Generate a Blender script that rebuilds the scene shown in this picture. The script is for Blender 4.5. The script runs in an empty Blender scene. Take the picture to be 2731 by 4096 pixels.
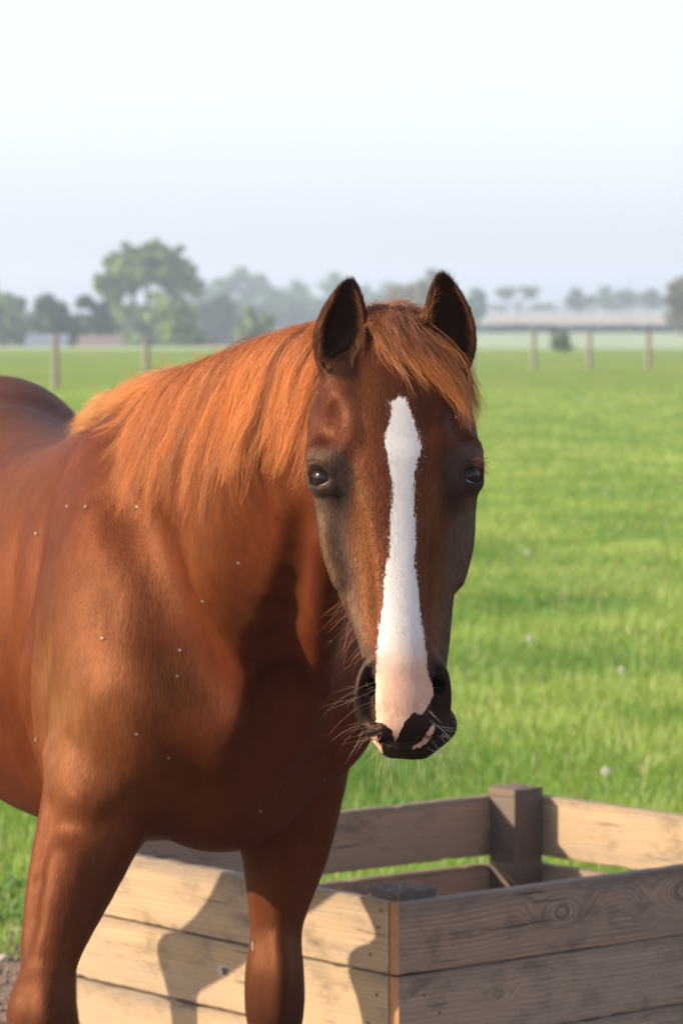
import bpy, bmesh, math, random
import numpy as np
from mathutils import Vector, Matrix

# ------------------------------------------------------------------ camera, sky, sun, exposure
scene = bpy.context.scene
COL = scene.collection
EYE = 1.65                    # camera height in metres
FPX = 15000.0                 # focal length in pixels of the 2731 x 4096 frame
cam_data = bpy.data.cameras.new('camera')
cam_data.sensor_fit = 'VERTICAL'
cam_data.sensor_height = 36.0
cam_data.sensor_width = 24.0
cam_data.lens = FPX / 4096.0 * 36.0
cam_data.shift_y = -(2048.0 - 1265.0) / 4096.0
cam_data.clip_start = 0.1
cam_data.clip_end = 9000.0
cam_data.dof.use_dof = True
cam_data.dof.focus_distance = 5.17
cam_data.dof.aperture_fstop = 10.0
camera = bpy.data.objects.new('camera', cam_data)
camera.location = (0, 0, EYE)
camera.rotation_euler = (math.pi / 2, 0, 0)
COL.objects.link(camera)
scene.camera = camera

SUN_EL = math.radians(21.0)
SUN_AZ = math.radians(-98.0)          # clockwise from +Y (the view direction); negative is left
world = bpy.data.worlds.new('World')
scene.world = world
world.use_nodes = True
wn = world.node_tree.nodes; wl = world.node_tree.links
wn.clear()
w_out = wn.new('ShaderNodeOutputWorld')
w_bg = wn.new('ShaderNodeBackground')
w_sky = wn.new('ShaderNodeTexSky')
w_sky.sky_type = 'NISHITA'
w_sky.sun_disc = False
w_sky.sun_elevation = SUN_EL
w_sky.sun_rotation = SUN_AZ
w_sky.air_density = 1.0
w_sky.dust_density = 1.6
w_sky.ozone_density = 1.5
w_bg.inputs['Strength'].default_value = 0.11
w_hsv = wn.new('ShaderNodeHueSaturation')
w_hsv.inputs['Saturation'].default_value = 0.5
wl.new(w_sky.outputs['Color'], w_hsv.inputs['Color'])
w_veil = wn.new('ShaderNodeMix'); w_veil.data_type = 'RGBA'; w_veil.blend_type = 'ADD'     # bright summer haze high up, even over the whole sky
w_veil.inputs[0].default_value = 1.0
wl.new(w_hsv.outputs['Color'], w_veil.inputs[6])
w_veil.inputs[7].default_value = (0.86, 0.96, 1.62, 1.0)
wl.new(w_veil.outputs[2], w_bg.inputs['Color'])
wl.new(w_bg.outputs['Background'], w_out.inputs['Surface'])

sun_data = bpy.data.lights.new('sun', 'SUN')
sun_data.energy = 5.0
sun_data.angle = math.radians(0.6)
sun_data.color = (1.0, 0.83, 0.62)
sun = bpy.data.objects.new('sun', sun_data)
sdir = Vector((math.sin(SUN_AZ) * math.cos(SUN_EL), math.cos(SUN_AZ) * math.cos(SUN_EL), math.sin(SUN_EL)))
sun.rotation_euler = sdir.to_track_quat('Z', 'Y').to_euler()
COL.objects.link(sun)

scene.view_settings.view_transform = 'Standard'
scene.view_settings.look = 'None'
scene.view_settings.exposure = 1.1
scene.view_settings.gamma = 1.0
scene.view_settings.use_curve_mapping = False
scene.render.engine = 'CYCLES'
scene.cycles.max_bounces = 6
scene.cycles.diffuse_bounces = 3
scene.cycles.glossy_bounces = 2
scene.cycles.transmission_bounces = 4
scene.cycles.transparent_max_bounces = 6
scene.cycles.volume_bounces = 0
scene.cycles.sample_clamp_indirect = 6.0
try:
    scene.cycles.use_denoising = True
except Exception:
    pass

HAZE_DENSITY = 0.0008
# ------------------------------------------------------------------ helpers
def P(px, py, d):
    """a pixel of the 2731 x 4096 photograph at d metres in front of the camera -> metres"""
    return np.array([(px - 1365.5) / FPX * d, d, EYE - (py - 1265.0) / FPX * d])

def srgb(r, g, b):
    f = lambda c: c / 12.92 if c <= 0.04045 else ((c + 0.055) / 1.055) ** 2.4
    return (f(r / 255), f(g / 255), f(b / 255))

def tag(o, label=None, cat=None, group=None, kind=None):
    if label: o['label'] = label
    if cat: o['category'] = cat
    if group: o['group'] = group
    if kind: o['kind'] = kind
    return o

def empty(name, loc=(0, 0, 0), rz=0.0):
    o = bpy.data.objects.new(name, None)
    o.location = loc
    o.rotation_euler = (0, 0, rz)
    o.empty_display_size = 0.1
    COL.objects.link(o)
    return o

def link_obj(name, data, parent=None):
    o = bpy.data.objects.new(name, data)
    COL.objects.link(o)
    if parent is not None:
        o.parent = parent
    return o

def mesh_np(name, verts, faces, mat, parent=None, smooth=False, mats=None, mat_idx=None):
    """verts (N,3); faces: (M,3) or (M,4) int array, or list of lists"""
    me = bpy.data.meshes.new(name)
    if isinstance(faces, np.ndarray):
        n = faces.shape[1]
        me.vertices.add(len(verts)); me.vertices.foreach_set('co', np.asarray(verts, dtype=np.float32).ravel())
        me.loops.add(faces.size); me.loops.foreach_set('vertex_index', faces.astype(np.int32).ravel())
        me.polygons.add(len(faces))
        me.polygons.foreach_set('loop_start', np.arange(0, faces.size, n, dtype=np.int32))
        me.update(calc_edges=True)
    else:
        me.from_pydata([tuple(v) for v in verts], [], faces)
        me.update()
    if smooth:
        me.polygons.foreach_set('use_smooth', np.ones(len(me.polygons), dtype=bool))
    if mats:
        for m in mats: me.materials.append(m)
        if mat_idx is not None:
            me.polygons.foreach_set('material_index', np.asarray(mat_idx, dtype=np.int32))
    elif mat: me.materials.append(mat)
    return link_obj(name, me, parent)

def set_attr(me, name, kind, dom, arr):
    a = me.attributes.new(name, kind, dom)
    key = {'FLOAT': 'value', 'FLOAT_COLOR': 'color', 'FLOAT_VECTOR': 'vector'}[kind]
    a.data.foreach_set(key, np.asarray(arr, dtype=np.float32).ravel())

class NT:
    """small helper for writing node materials"""
    def __init__(self, name):
        self.m = bpy.data.materials.new(name)
        self.m.use_nodes = True
        self.t = self.m.node_tree
        self.t.nodes.clear()
        self.out = self.t.nodes.new('ShaderNodeOutputMaterial')
    def n(self, typ, **kw):
        nd = self.t.nodes.new(typ)
        ins = kw.pop('ins', {})
        for k, v in kw.items(): setattr(nd, k, v)
        for k, v in ins.items():
            if isinstance(v, bpy.types.NodeSocket): self.t.links.new(v, nd.inputs[k])
            else: nd.inputs[k].default_value = v
        return nd
    def link(self, a, b): self.t.links.new(a, b)
    def math(self, op, a, b=0.0, c=None, clamp=False):
        nd = self.t.nodes.new('ShaderNodeMath'); nd.operation = op; nd.use_clamp = clamp
        for i, v in enumerate((a, b, c)):
            if v is None: continue
            if isinstance(v, bpy.types.NodeSocket): self.t.links.new(v, nd.inputs[i])
            else: nd.inputs[i].default_value = v
        return nd.outputs[0]
    def mix(self, f, a, b, mode='MIX'):
        nd = self.t.nodes.new('ShaderNodeMix'); nd.data_type = 'RGBA'; nd.blend_type = mode
        for k, v in ((0, f), (6, a), (7, b)):
            if isinstance(v, bpy.types.NodeSocket): self.t.links.new(v, nd.inputs[k])
            elif k == 0: nd.inputs[0].default_value = v
            else: nd.inputs[k].default_value = (v[0], v[1], v[2], 1.0)
        return nd.outputs[2]
    def ramp(self, f, stops, interp='LINEAR'):
        nd = self.t.nodes.new('ShaderNodeValToRGB'); nd.color_ramp.interpolation = interp
        el = nd.color_ramp.elements
        while len(el) < len(stops): el.new(0.5)
        for e, (p, c) in zip(el, stops):
            e.position = p; e.color = (c[0], c[1], c[2], 1.0) if not isinstance(c, float) else (c, c, c, 1)
        self.t.links.new(f, nd.inputs[0])
        return nd.outputs[0]
    def noise(self, vec, scale, detail=4.0, rough=0.55, dist=0.0):
        nd = self.n('ShaderNodeTexNoise', ins={'Scale': scale, 'Detail': detail, 'Roughness': rough, 'Distortion': dist})
        if vec is not None: self.t.links.new(vec, nd.inputs['Vector'])
        return nd.outputs['Fac']
    def mapping(self, vec, scale=(1, 1, 1), loc=(0, 0, 0), rot=(0, 0, 0)):
        nd = self.n('ShaderNodeMapping')
        nd.inputs['Scale'].default_value = scale; nd.inputs['Location'].default_value = loc
        nd.inputs['Rotation'].default_value = rot
        self.t.links.new(vec, nd.inputs['Vector'])
        return nd.outputs[0]
    def bsdf(self, color, rough=0.6, normal=None, **ins):
        nd = self.t.nodes.new('ShaderNodeBsdfPrincipled')
        for k, v in dict({'Base Color': color, 'Roughness': rough}, **ins).items():
            if isinstance(v, bpy.types.NodeSocket): self.t.links.new(v, nd.inputs[k])
            elif k == 'Base Color' and len(v) == 3: nd.inputs[k].default_value = (*v, 1.0)
            else: nd.inputs[k].default_value = v
        if normal is not None: self.t.links.new(normal, nd.inputs['Normal'])
        self.t.links.new(nd.outputs[0], self.out.inputs['Surface'])
        return nd
    def bump(self, h, strength=0.3, dist=0.01, normal=None):
        nd = self.n('ShaderNodeBump', ins={'Strength': strength, 'Distance': dist, 'Height': h})
        if normal is not None: self.t.links.new(normal, nd.inputs['Normal'])
        return nd.outputs[0]

def vnoise(p, scale, seed=0):
    """cheap smooth value noise in numpy, p (N,3) -> (N,) in 0..1"""
    q = p * scale + seed * 17.13
    i = np.floor(q).astype(np.int64); f = q - i
    f = f * f * (3 - 2 * f)
    def h(ix, iy, iz):
        n = (ix * 374761393 + iy * 668265263 + iz * 2147483647 + seed * 1274126177) & 0xFFFFFFFF
        n = ((n ^ (n >> 13)) * 1274126177) & 0xFFFFFFFF
        return ((n ^ (n >> 16)) & 0xFFFF) / 65535.0
    r = 0
    for dx in (0, 1):
        wx = f[:, 0] if dx else 1 - f[:, 0]
        for dy in (0, 1):
            wy = f[:, 1] if dy else 1 - f[:, 1]
            for dz in (0, 1):
                wz = f[:, 2] if dz else 1 - f[:, 2]
                r = r + wx * wy * wz * h(i[:, 0] + dx, i[:, 1] + dy, i[:, 2] + dz)
    return r
# ================================================================== SETTING
def ground_z(x, y):
    """flat pasture that falls away beyond its far edge on the left"""
    a = smooth_step(205, 300, y) * smooth_step(0.025, -0.03, x / np.maximum(y, 1))
    r = smooth_step(386, 800, y) * smooth_step(-0.005, 0.03, x / np.maximum(y, 1))      # and climbs gently on the right
    return -4.0 * a + 2.2 * r
def smooth_step(a, b, x):
    t = np.clip((x - a) / (b - a), 0, 1); return t * t * (3 - 2 * t)

def sheet(name, xs, ys, dz, mat):
    X, Y = np.meshgrid(np.asarray(xs, float), np.asarray(ys, float), indexing='xy')
    V = np.stack([X, Y, ground_z(X, Y) + dz], -1).reshape(-1, 3)
    nx, ny = len(xs), len(ys)
    i = np.arange(nx - 1)[None] + np.arange(ny - 1)[:, None] * nx
    i = i.ravel()
    Fc = np.stack([i, i + 1, i + 1 + nx, i + nx], 1)
    o = mesh_np(name, V, Fc, mat, smooth=True)
    o['kind'] = 'structure'
    return o

t = NT('pasture')
pos = t.n('ShaderNodeNewGeometry').outputs['Position']
big = t.noise(t.mapping(pos, (.10, .035, .1)), 1.0, 4, .6)
med = t.noise(t.mapping(pos, (.9, .30, .9)), 1.0, 5, .65)
fin = t.noise(t.mapping(pos, (9, 4, 9)), 1.0, 5, .7)
c = t.mix(t.n('ShaderNodeMapRange', ins={'Value': big, 'From Min': .35, 'From Max': .65}).outputs[0], (.140, .210, .022), (.205, .262, .034))
c = t.mix(t.n('ShaderNodeMapRange', ins={'Value': med, 'From Min': .35, 'From Max': .7, 'To Max': .75}).outputs[0], c, (.105, .178, .018))
c = t.mix(t.n('ShaderNodeMapRange', ins={'Value': fin, 'From Min': .45, 'From Max': .8, 'To Max': .55}).outputs[0], c, (.19, .25, .060))
# bare trodden soil round the trough
sp = t.n('ShaderNodeSeparateXYZ', ins={0: pos})
edge = t.math('ADD', sp.outputs[1], t.math('MULTIPLY', t.math('SUBTRACT', t.noise(pos, 2.2, 4, .65), .5), 1.6))
dirt = t.n('ShaderNodeMapRange', ins={'Value': edge, 'From Min': 10.05, 'From Max': 9.65}).outputs[0]
dn = t.noise(pos, 30, 5, .7)
dc = t.mix(dn, (.115, .075, .050), (.30, .22, .16))
pt = t.noise(t.mapping(pos, (.35, .12, .35)), 1.0, 3, .6)
c = t.mix(t.n('ShaderNodeMapRange', ins={'Value': pt, 'From Min': .52, 'From Max': .72, 'To Max': .5}).outputs[0], c, (.235, .245, .065))
c = t.mix(dirt, c, dc)
bh = t.math('ADD', t.math('MULTIPLY', fin, .6), t.math('MULTIPLY', t.noise(pos, 40, 5, .7), .5))
t.bsdf(c, .9, t.bump(bh, .8, .05), **{'Specular IOR Level': .04})
M_PAST = t.m
t = NT('crop'); pos = t.n('ShaderNodeNewGeometry').outputs['Position']
t.bsdf(t.mix(t.noise(t.mapping(pos, (.05, .01, .05)), 1, 3), (.20, .27, .13), (.27, .32, .18)), .9); M_CROP = t.m
t = NT('stubble'); pos = t.n('ShaderNodeNewGeometry').outputs['Position']
t.bsdf(t.mix(t.noise(t.mapping(pos, (.03, .006, .05)), 1, 3), (.215, .195, .135), (.27, .24, .165)), .9); M_STUB = t.m
t = NT('far_land'); pos = t.n('ShaderNodeNewGeometry').outputs['Position']
t.bsdf(t.mix(t.noise(pos, .01, 3), (.10, .14, .05), (.17, .19, .08)), .9); M_FAR = t.m

sheet('ground', np.linspace(-3500, 3500, 57), np.concatenate([[-400, -50, 0, 60, 120], np.linspace(180, 400, 23), np.linspace(500, 4500, 21)]), -.25, M_FAR)
sheet('pasture', np.linspace(-60, 60, 49), np.concatenate([[-40, -10, 0, 5, 10, 20, 40, 60, 80, 100, 120, 140, 160], np.linspace(165, 186, 8)]), 0.0, M_PAST)
sheet('crop_field', np.linspace(-170, 170, 96), np.linspace(186.5, 384, 20), -.02, M_CROP)
sheet('stubble_field', np.linspace(-320, 320, 96), np.linspace(388, 1300, 20), -.02, M_STUB)

# ---- grass blades
rg = np.random.default_rng(5)
def grass():
    d0, d1, N = 9.5, 90.0, 400000
    dd = np.linspace(d0, d1, 400)
    w = (.21 * dd + 1.4) * (dd / 10) ** -1.1 * smooth_step(90, 50, dd) + 1e-6
    cdf = np.cumsum(w); cdf /= cdf[-1]
    y = np.interp(rg.random(N), cdf, dd)
    x = (rg.random(N) - .5) * (.21 * y + 1.4)
    x += .0
    P0 = np.stack([x, y, np.zeros(N)], 1)
    n1 = vnoise(P0, 1.3, 1); n2 = vnoise(P0, 4.5, 2); n3 = vnoise(P0 * np.array([1, .5, 1]), .45, 9)
    edge = y + (vnoise(P0, 2.2, 4) - .5) * 1.2
    keep = rg.random(N) < np.clip(smooth_step(9.7, 10.3, edge) + .04, 0, 1) * (.45 + .9 * n2)
    # none grows inside the trough's planks
    x, y, n1, n2, n3 = [a[keep] for a in (x, y, n1, n2, n3)]
    n = len(x)
    h = (.022 + .042 * n2 * (.5 + n1) + .016 * n3) * rg.uniform(.6, 1.45, n)
    wd = (.0032 + .00022 * np.clip(y - 10, 0, 90)) * rg.uniform(.6, 1.4, n)
    a = rg.uniform(0, 2 * np.pi, n); lean = rg.uniform(.1, .75, n) * h
    la = a + np.pi / 2 + rg.normal(0, .5, n)
    sx, sy = np.cos(a) * wd / 2, np.sin(a) * wd / 2
    lx, ly = np.cos(la) * lean, np.sin(la) * lean
    V = np.empty((n, 5, 3))
    V[:, 0] = np.stack([x - sx, y - sy, np.full(n, -.01)], 1)
    V[:, 1] = np.stack([x + sx, y + sy, np.full(n, -.01)], 1)
    V[:, 2] = np.stack([x + sx * .8 + lx * .35, y + sy * .8 + ly * .35, h * .6], 1)
    V[:, 3] = np.stack([x - sx * .8 + lx * .35, y - sy * .8 + ly * .35, h * .6], 1)
    V[:, 4] = np.stack([x + lx, y + ly, h], 1)
    b = np.arange(n) * 5
    T3 = np.concatenate([np.stack([b, b + 1, b + 2], 1), np.stack([b, b + 2, b + 3], 1), np.stack([b + 3, b + 2, b + 4], 1)])
    c = np.array([.140, .232, .042])[None] * np.ones((n, 1))
    f = np.clip((n1 - .3) * 1.8, 0, 1)[:, None]
    c = c * (1 - f) + np.array([.265, .330, .090]) * f
    lush = np.clip((vnoise(np.stack([x, y, 0 * x], 1) * np.array([1, .6, 1]), .85, 31) - .45) * 3.2, 0, 1)[:, None] * smooth_step(34, 16, y)[:, None]
    c = c * (1 - .45 * lush * np.array([1.15, .75, .9]))
    dry = rg.random(n) < .07
    c[dry] = np.array([.38, .33, .15])
    c *= rg.uniform(.7, 1.3, (n, 1))
    return V.reshape(-1, 3), T3, np.repeat(np.concatenate([c, np.ones((n, 1))], 1), 5, 0)
t = NT('grass_blade')
col = t.n('ShaderNodeAttribute', attribute_name='blade').outputs['Color']
df = t.n('ShaderNodeBsdfPrincipled', ins={'Base Color': col, 'Roughness': .5, 'Specular IOR Level': .35})
tr = t.n('ShaderNodeBsdfTranslucent', ins={'Color': t.mix(1.0, col, (1.25, 1.45, .55), 'MULTIPLY')})
mx = t.n('ShaderNodeMixShader', ins={0: .42, 1: df.outputs[0], 2: tr.outputs[0]})
t.link(mx.outputs[0], t.out.inputs['Surface'])
M_BLADE = t.m
V, Fc, cc = grass()
g = mesh_np('grass', V, Fc, M_BLADE)
set_attr(g.data, 'blade', 'FLOAT_COLOR', 'POINT', cc)
tag(g, 'short green pasture grass between the soil and the fence', 'grass', kind='stuff')

# ---- broad leaved weeds and stones at the edge of the soil, left
t = NT('weed_leaf')
oi = t.n('ShaderNodeNewGeometry').outputs['Position']
wc = t.mix(t.noise(oi, 30, 2), (.045, .120, .020), (.13, .24, .04))
df = t.n('ShaderNodeBsdfPrincipled', ins={'Base Color': wc, 'Roughness': .45})
tr = t.n('ShaderNodeBsdfTranslucent', ins={'Color': t.mix(1.0, wc, (1.1, 1.4, .6), 'MULTIPLY')})
mx = t.n('ShaderNodeMixShader', ins={0: .3, 1: df.outputs[0], 2: tr.outputs[0]}); t.link(mx.outputs[0], t.out.inputs['Surface'])
M_WEED = t.m
def weed(x, y, r, n, seed, label):
    rr = np.random.default_rng(seed); V, Fc = [], []
    for k in range(n):
        a = rr.uniform(0, 6.28); L_ = r * rr.uniform(.5, 1.1); w = L_ * rr.uniform(.22, .34); up = rr.uniform(.15, .9)
        ca, sa = math.cos(a), math.sin(a); b = len(V)
        for (s, ww) in ((0, .12), (.3, .8), (.62, 1.0), (.88, .55), (1.0, .05)):
            px, z = s * L_, .008 + L_ * up * math.sin(s * 2.2) * .6
            for q in (-1, 0, 1):
                V.append((ca * px - sa * q * w * ww / 2, sa * px + ca * q * w * ww / 2, z + abs(q) * w * ww * .18))
        for i in range(4):
            for j in range(2):
                c0 = b + i * 3 + j
                Fc.append((c0, c0 + 1, c0 + 4, c0 + 3))
    o = mesh_np('weed', V, Fc, M_WEED, smooth=True); o.location = (x, y, 0)
    tag(o, label, 'weed', 'weeds at the edge of the soil')
for i, (px, d, r, n, lb) in enumerate([
        (12, 10.15, .075, 18, 'broad leaved green weed beside the soil at the left edge'),
        (55, 10.35, .070, 16, 'leafy weed just left of the foreleg, above the stones'),
        (95, 10.10, .060, 14, 'small leafy weed touching the outline of the left foreleg'),
        (20, 10.65, .080, 18, 'tall leafy weed behind the others at the left edge'),
        (88, 10.75, .070, 16, 'leafy weed in the grass close behind the left foreleg'),
        (-40, 10.3, .075, 16, 'leafy weed just outside the left edge of the picture')]):
    weed((px - 1365.5) / FPX * d, d, r, n, 60 + i, lb)

t = NT('stone'); oi = t.n('ShaderNodeTexCoord').outputs['Object']
t.bsdf(t.mix(t.noise(oi, 40, 4), (.22, .18, .15), (.42, .37, .33)), .85, t.bump(t.noise(oi, 90, 4), .5, .004)); M_STONE = t.m
def lump(name, r, sc, seed, mat, sub=2):
    bm = bmesh.new(); bmesh.ops.create_icosphere(bm, subdivisions=sub, radius=r)
    rr = random.Random(seed); o3 = Vector((rr.uniform(-9, 9), rr.uniform(-9, 9), rr.uniform(-9, 9)))
    from mathutils import noise as mn
    for v in bm.verts:
        v.co *= 1 + .35 * mn.noise(v.co / r * .9 + o3)
        v.co = Vector((v.co.x * sc[0], v.co.y * sc[1], v.co.z * sc[2]))
    me_ = bpy.data.meshes.new(name); bm.to_mesh(me_); bm.free()
    for p_ in me_.polygons: p_.use_smooth = True
    me_.materials.append(mat)
    return me_
# trodden clods and pebbles
V, Fc = [], []
rr = np.random.default_rng(8)
for k in range(2600):
    y = rr.uniform(8.6, 10.1); x = rr.uniform(-.135 * y, .11 * y)
    r = rr.uniform(.003, .012) * (1.7 if rr.random() < .08 else 1)
    b = len(V)
    for vv in ((1, 0, 0), (-.5, .87, 0), (-.5, -.87, 0), (0, 0, .9), (.2, .1, -.4)):
        V.append((x + r * (vv[0] + rr.uniform(-.3, .3)), y + r * (vv[1] + rr.uniform(-.3, .3)), r * .4 + r * vv[2] * rr.uniform(.6, 1.2)))
    for f in ((0, 1, 3), (1, 2, 3), (2, 0, 3), (1, 0, 4), (2, 1, 4), (0, 2, 4)): Fc.append(tuple(b + q for q in f))
t = NT('clod'); pos = t.n('ShaderNodeNewGeometry').outputs['Position']
t.bsdf(t.mix(t.noise(pos, 25, 3), (.12, .08, .055), (.34, .26, .20)), .95); M_CLOD = t.m
o = mesh_np('soil_clods', np.array(V), np.array(Fc), M_CLOD)
tag(o, 'loose clods and pebbles on the trodden soil', 'soil', kind='stuff')
for i, (px, d, r, lb) in enumerate([(70, 10.0, .020, 'grey stone among the weeds beside the foreleg'), (38, 9.9, .014, 'small grey stone at the edge of the weeds'),
                                    (15, 9.6, .016, 'brown stone on the bare soil at the left edge')]):
    o = link_obj('stone', lump('stone', r, (1.2, 1, .7), i, M_STONE)); o.location = ((px - 1365.5) / FPX * d, d, r * .35)
    tag(o, lb, 'stone', 'stones on the soil')

# ---- dandelion clocks in the pasture
t = NT('seed_head'); t.bsdf((.85, .83, .78), .9); M_SEED = t.m
t = NT('flower_stem'); t.bsdf((.22, .26, .10), .7); M_STEM = t.m
t = NT('dry_stalk'); t.bsdf((.45, .36, .19), .8); M_DRY = t.m
def tube_mesh(pts, rad, sides=6):
    pts = [Vector(p) for p in pts]; V, Fc = [], []
    for i, p in enumerate(pts):
        d = (pts[min(i + 1, len(pts) - 1)] - pts[max(i - 1, 0)]).normalized()
        u = d.cross(Vector((.3, .9, .2))).normalized(); v = d.cross(u)
        r = rad[i] if hasattr(rad, '__len__') else rad
        for k in range(sides):
            a = 2 * math.pi * k / sides
            V.append(tuple(p + u * math.cos(a) * r + v * math.sin(a) * r))
    for i in range(len(pts) - 1):
        for k in range(sides):
            a, b = i * sides + k, i * sides + (k + 1) % sides
            Fc.append((a, b, b + sides, a + sides))
    Fc.append(tuple(range(sides))[::-1]); Fc.append(tuple(range((len(pts) - 1) * sides, len(pts) * sides)))
    return V, Fc
def dandelion(px, py, h, lb, r=.014):
    # the head stands at height h where the sight line of (px, py) reaches it
    d = (EYE - h) * FPX / (py - 1265.0)
    e = empty('dandelion_clock', ((px - 1365.5) / FPX * d, d, 0))
    tag(e, lb, 'dandelion', 'dandelion clocks in the grass')
    V, Fc = tube_mesh([(.01, 0, 0), (.004, 0, h * .5), (0, 0, h)], .0018)
    mesh_np('stem', V, Fc, M_STEM, e)
    rr = np.random.default_rng(int(px)); V, Fc = [], []
    for k in range(90):                                   # parachutes all round the centre
        v = rr.normal(0, 1, 3); v /= np.linalg.norm(v); u = np.cross(v, rr.normal(0, 1, 3)); u /= np.linalg.norm(u); w = np.cross(v, u)
        c_ = v * r * rr.uniform(.8, 1.0); s = r * .26; b = len(V)
        V += [c_ + u * s, c_ + w * s, c_ - u * s, c_ - w * s, v * r * .2]
        Fc += [(b, b + 1, b + 4), (b + 1, b + 2, b + 4), (b + 2, b + 3, b + 4), (b + 3, b, b + 4)]
    o = mesh_np('seed_head', np.array(V) + np.array([0, 0, h]), np.array(Fc), M_SEED, e)
for px, py, h, lb in [(2420, 3085, .13, 'white dandelion clock nearest above the back corner of the box'), (2485, 2682, .12, 'white dandelion clock near the right edge of the grass'),
                      (2118, 2552, .12, 'pale dandelion clock right of the muzzle'), (2420, 1957, .12, 'white dandelion clock far off, level with the eyes'),
                      (2110, 2210, .12, 'faint dandelion clock right of the cheek')]:
    dandelion(px, py, h, lb)
def stalk(px, py, d, h, lean, lb):
    e = link_obj('dry_stalk', bpy.data.meshes.new('dry_stalk')); x = (px - 1365.5) / FPX * d
    V, Fc = tube_mesh([(0, 0, 0), (lean * .4, 0, h * .5), (lean * .8, 0, h * .85), (lean, 0, h)], [.0018, .0016, .0035, .001])
    e.data.from_pydata(V, [], Fc); e.data.materials.append(M_DRY); e.location = (x, d, 0)
    tag(e, lb, 'grass stalk', 'dry stalks in the grass')
stalk(2570, 3150, 12.9, .15, .02, 'tall straw coloured stalk rising at the right edge of the grass')
stalk(1975, 2700, 15.5, .12, -.02, 'dry stalk in the grass right of the chin')
stalk(2625, 2500, 18.5, .16, .02, 'dry stalk further off at the right')
# ---- wire fence across the far side of the pasture
t = NT('post_wood'); oc = t.n('ShaderNodeTexCoord').outputs['Object']
t.bsdf(t.mix(t.noise(t.mapping(oc, (20, 20, 2)), 1, 5), (.12, .10, .08), (.26, .225, .18)), .9, t.bump(t.noise(t.mapping(oc, (30, 30, 2)), 1, 4), .6, .01)); M_POST = t.m
t = NT('fence_wire'); t.bsdf((.30, .29, .28), .5, **{'Metallic': .8}); M_WIRE = t.m
FP = [(-9.2, 78.0, 1.22, .10), (-6.40, 84.0, 1.23, .095), (-4.62, 89.2, 1.12, .10), (-2.60, 95.0, 1.2, .09), (-.50, 100.5, 1.18, .10), (1.65, 106.0, 1.2, .09),
      (3.86, 111.0, 1.15, .095), (5.90, 115.2, 1.22, .105), (7.68, 116.5, 1.15, .10), (9.62, 118.0, 1.15, .11), (11.7, 119.5, 1.15, .10)]
fence = empty('wire_fence', (FP[0][0], FP[0][1], 0))
tag(fence, 'old wooden post and wire fence across the far side of the pasture', 'fence')
rr = random.Random(4)
for x, y, h, r in FP:
    tx, ty = rr.uniform(-.03, .03), rr.uniform(-.03, .03)
    V, Fc = tube_mesh([(0, 0, -.15), (tx * .5, ty * .5, h * .5), (tx, ty, h - .015), (tx, ty, h)], [r * .82, r * .80, r * .76, r * .66], 10)
    o = mesh_np('post', V, Fc, M_POST, fence, smooth=False); o.location = (x - FP[0][0], y - FP[0][1], 0)
for hz_ in (.35, .72, 1.02):
    V, Fc = tube_mesh([(x - FP[0][0], y - FP[0][1] - r * .9, hz_) for x, y, h, r in FP], .007, 4)
    mesh_np('wire', V, Fc, M_WIRE, fence)

# ---- trees
def leaf_mat(name, c1, c2):
    t = NT(name); pos = t.n('ShaderNodeNewGeometry').outputs['Position']
    a = t.n('ShaderNodeAttribute', attribute_name='tone').outputs['Fac']
    c = t.mix(a, c1, c2)
    df = t.n('ShaderNodeBsdfPrincipled', ins={'Base Color': c, 'Roughness': .6, 'Specular IOR Level': .25})
    tr = t.n('ShaderNodeBsdfTranslucent', ins={'Color': t.mix(1.0, c, (1.1, 1.3, .6), 'MULTIPLY')})
    mx = t.n('ShaderNodeMixShader', ins={0: .3, 1: df.outputs[0], 2: tr.outputs[0]}); t.link(mx.outputs[0], t.out.inputs['Surface'])
    return t.m
LEAF = {'light': leaf_mat('leaf_light', (.110, .175, .045), (.22, .29, .085)), 'mid': leaf_mat('leaf_mid', (.055, .105, .032), (.11, .17, .055)),
        'dark': leaf_mat('leaf_dark', (.022, .045, .020), (.050, .085, .030)), 'olive': leaf_mat('leaf_olive', (.10, .10, .055), (.17, .16, .09))}
t = NT('bark'); oc = t.n('ShaderNodeTexCoord').outputs['Object']
t.bsdf(t.mix(t.noise(t.mapping(oc, (4, 4, 1)), 1, 4), (.06, .05, .04), (.15, .125, .10)), .95); M_BARK = t.m

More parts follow.
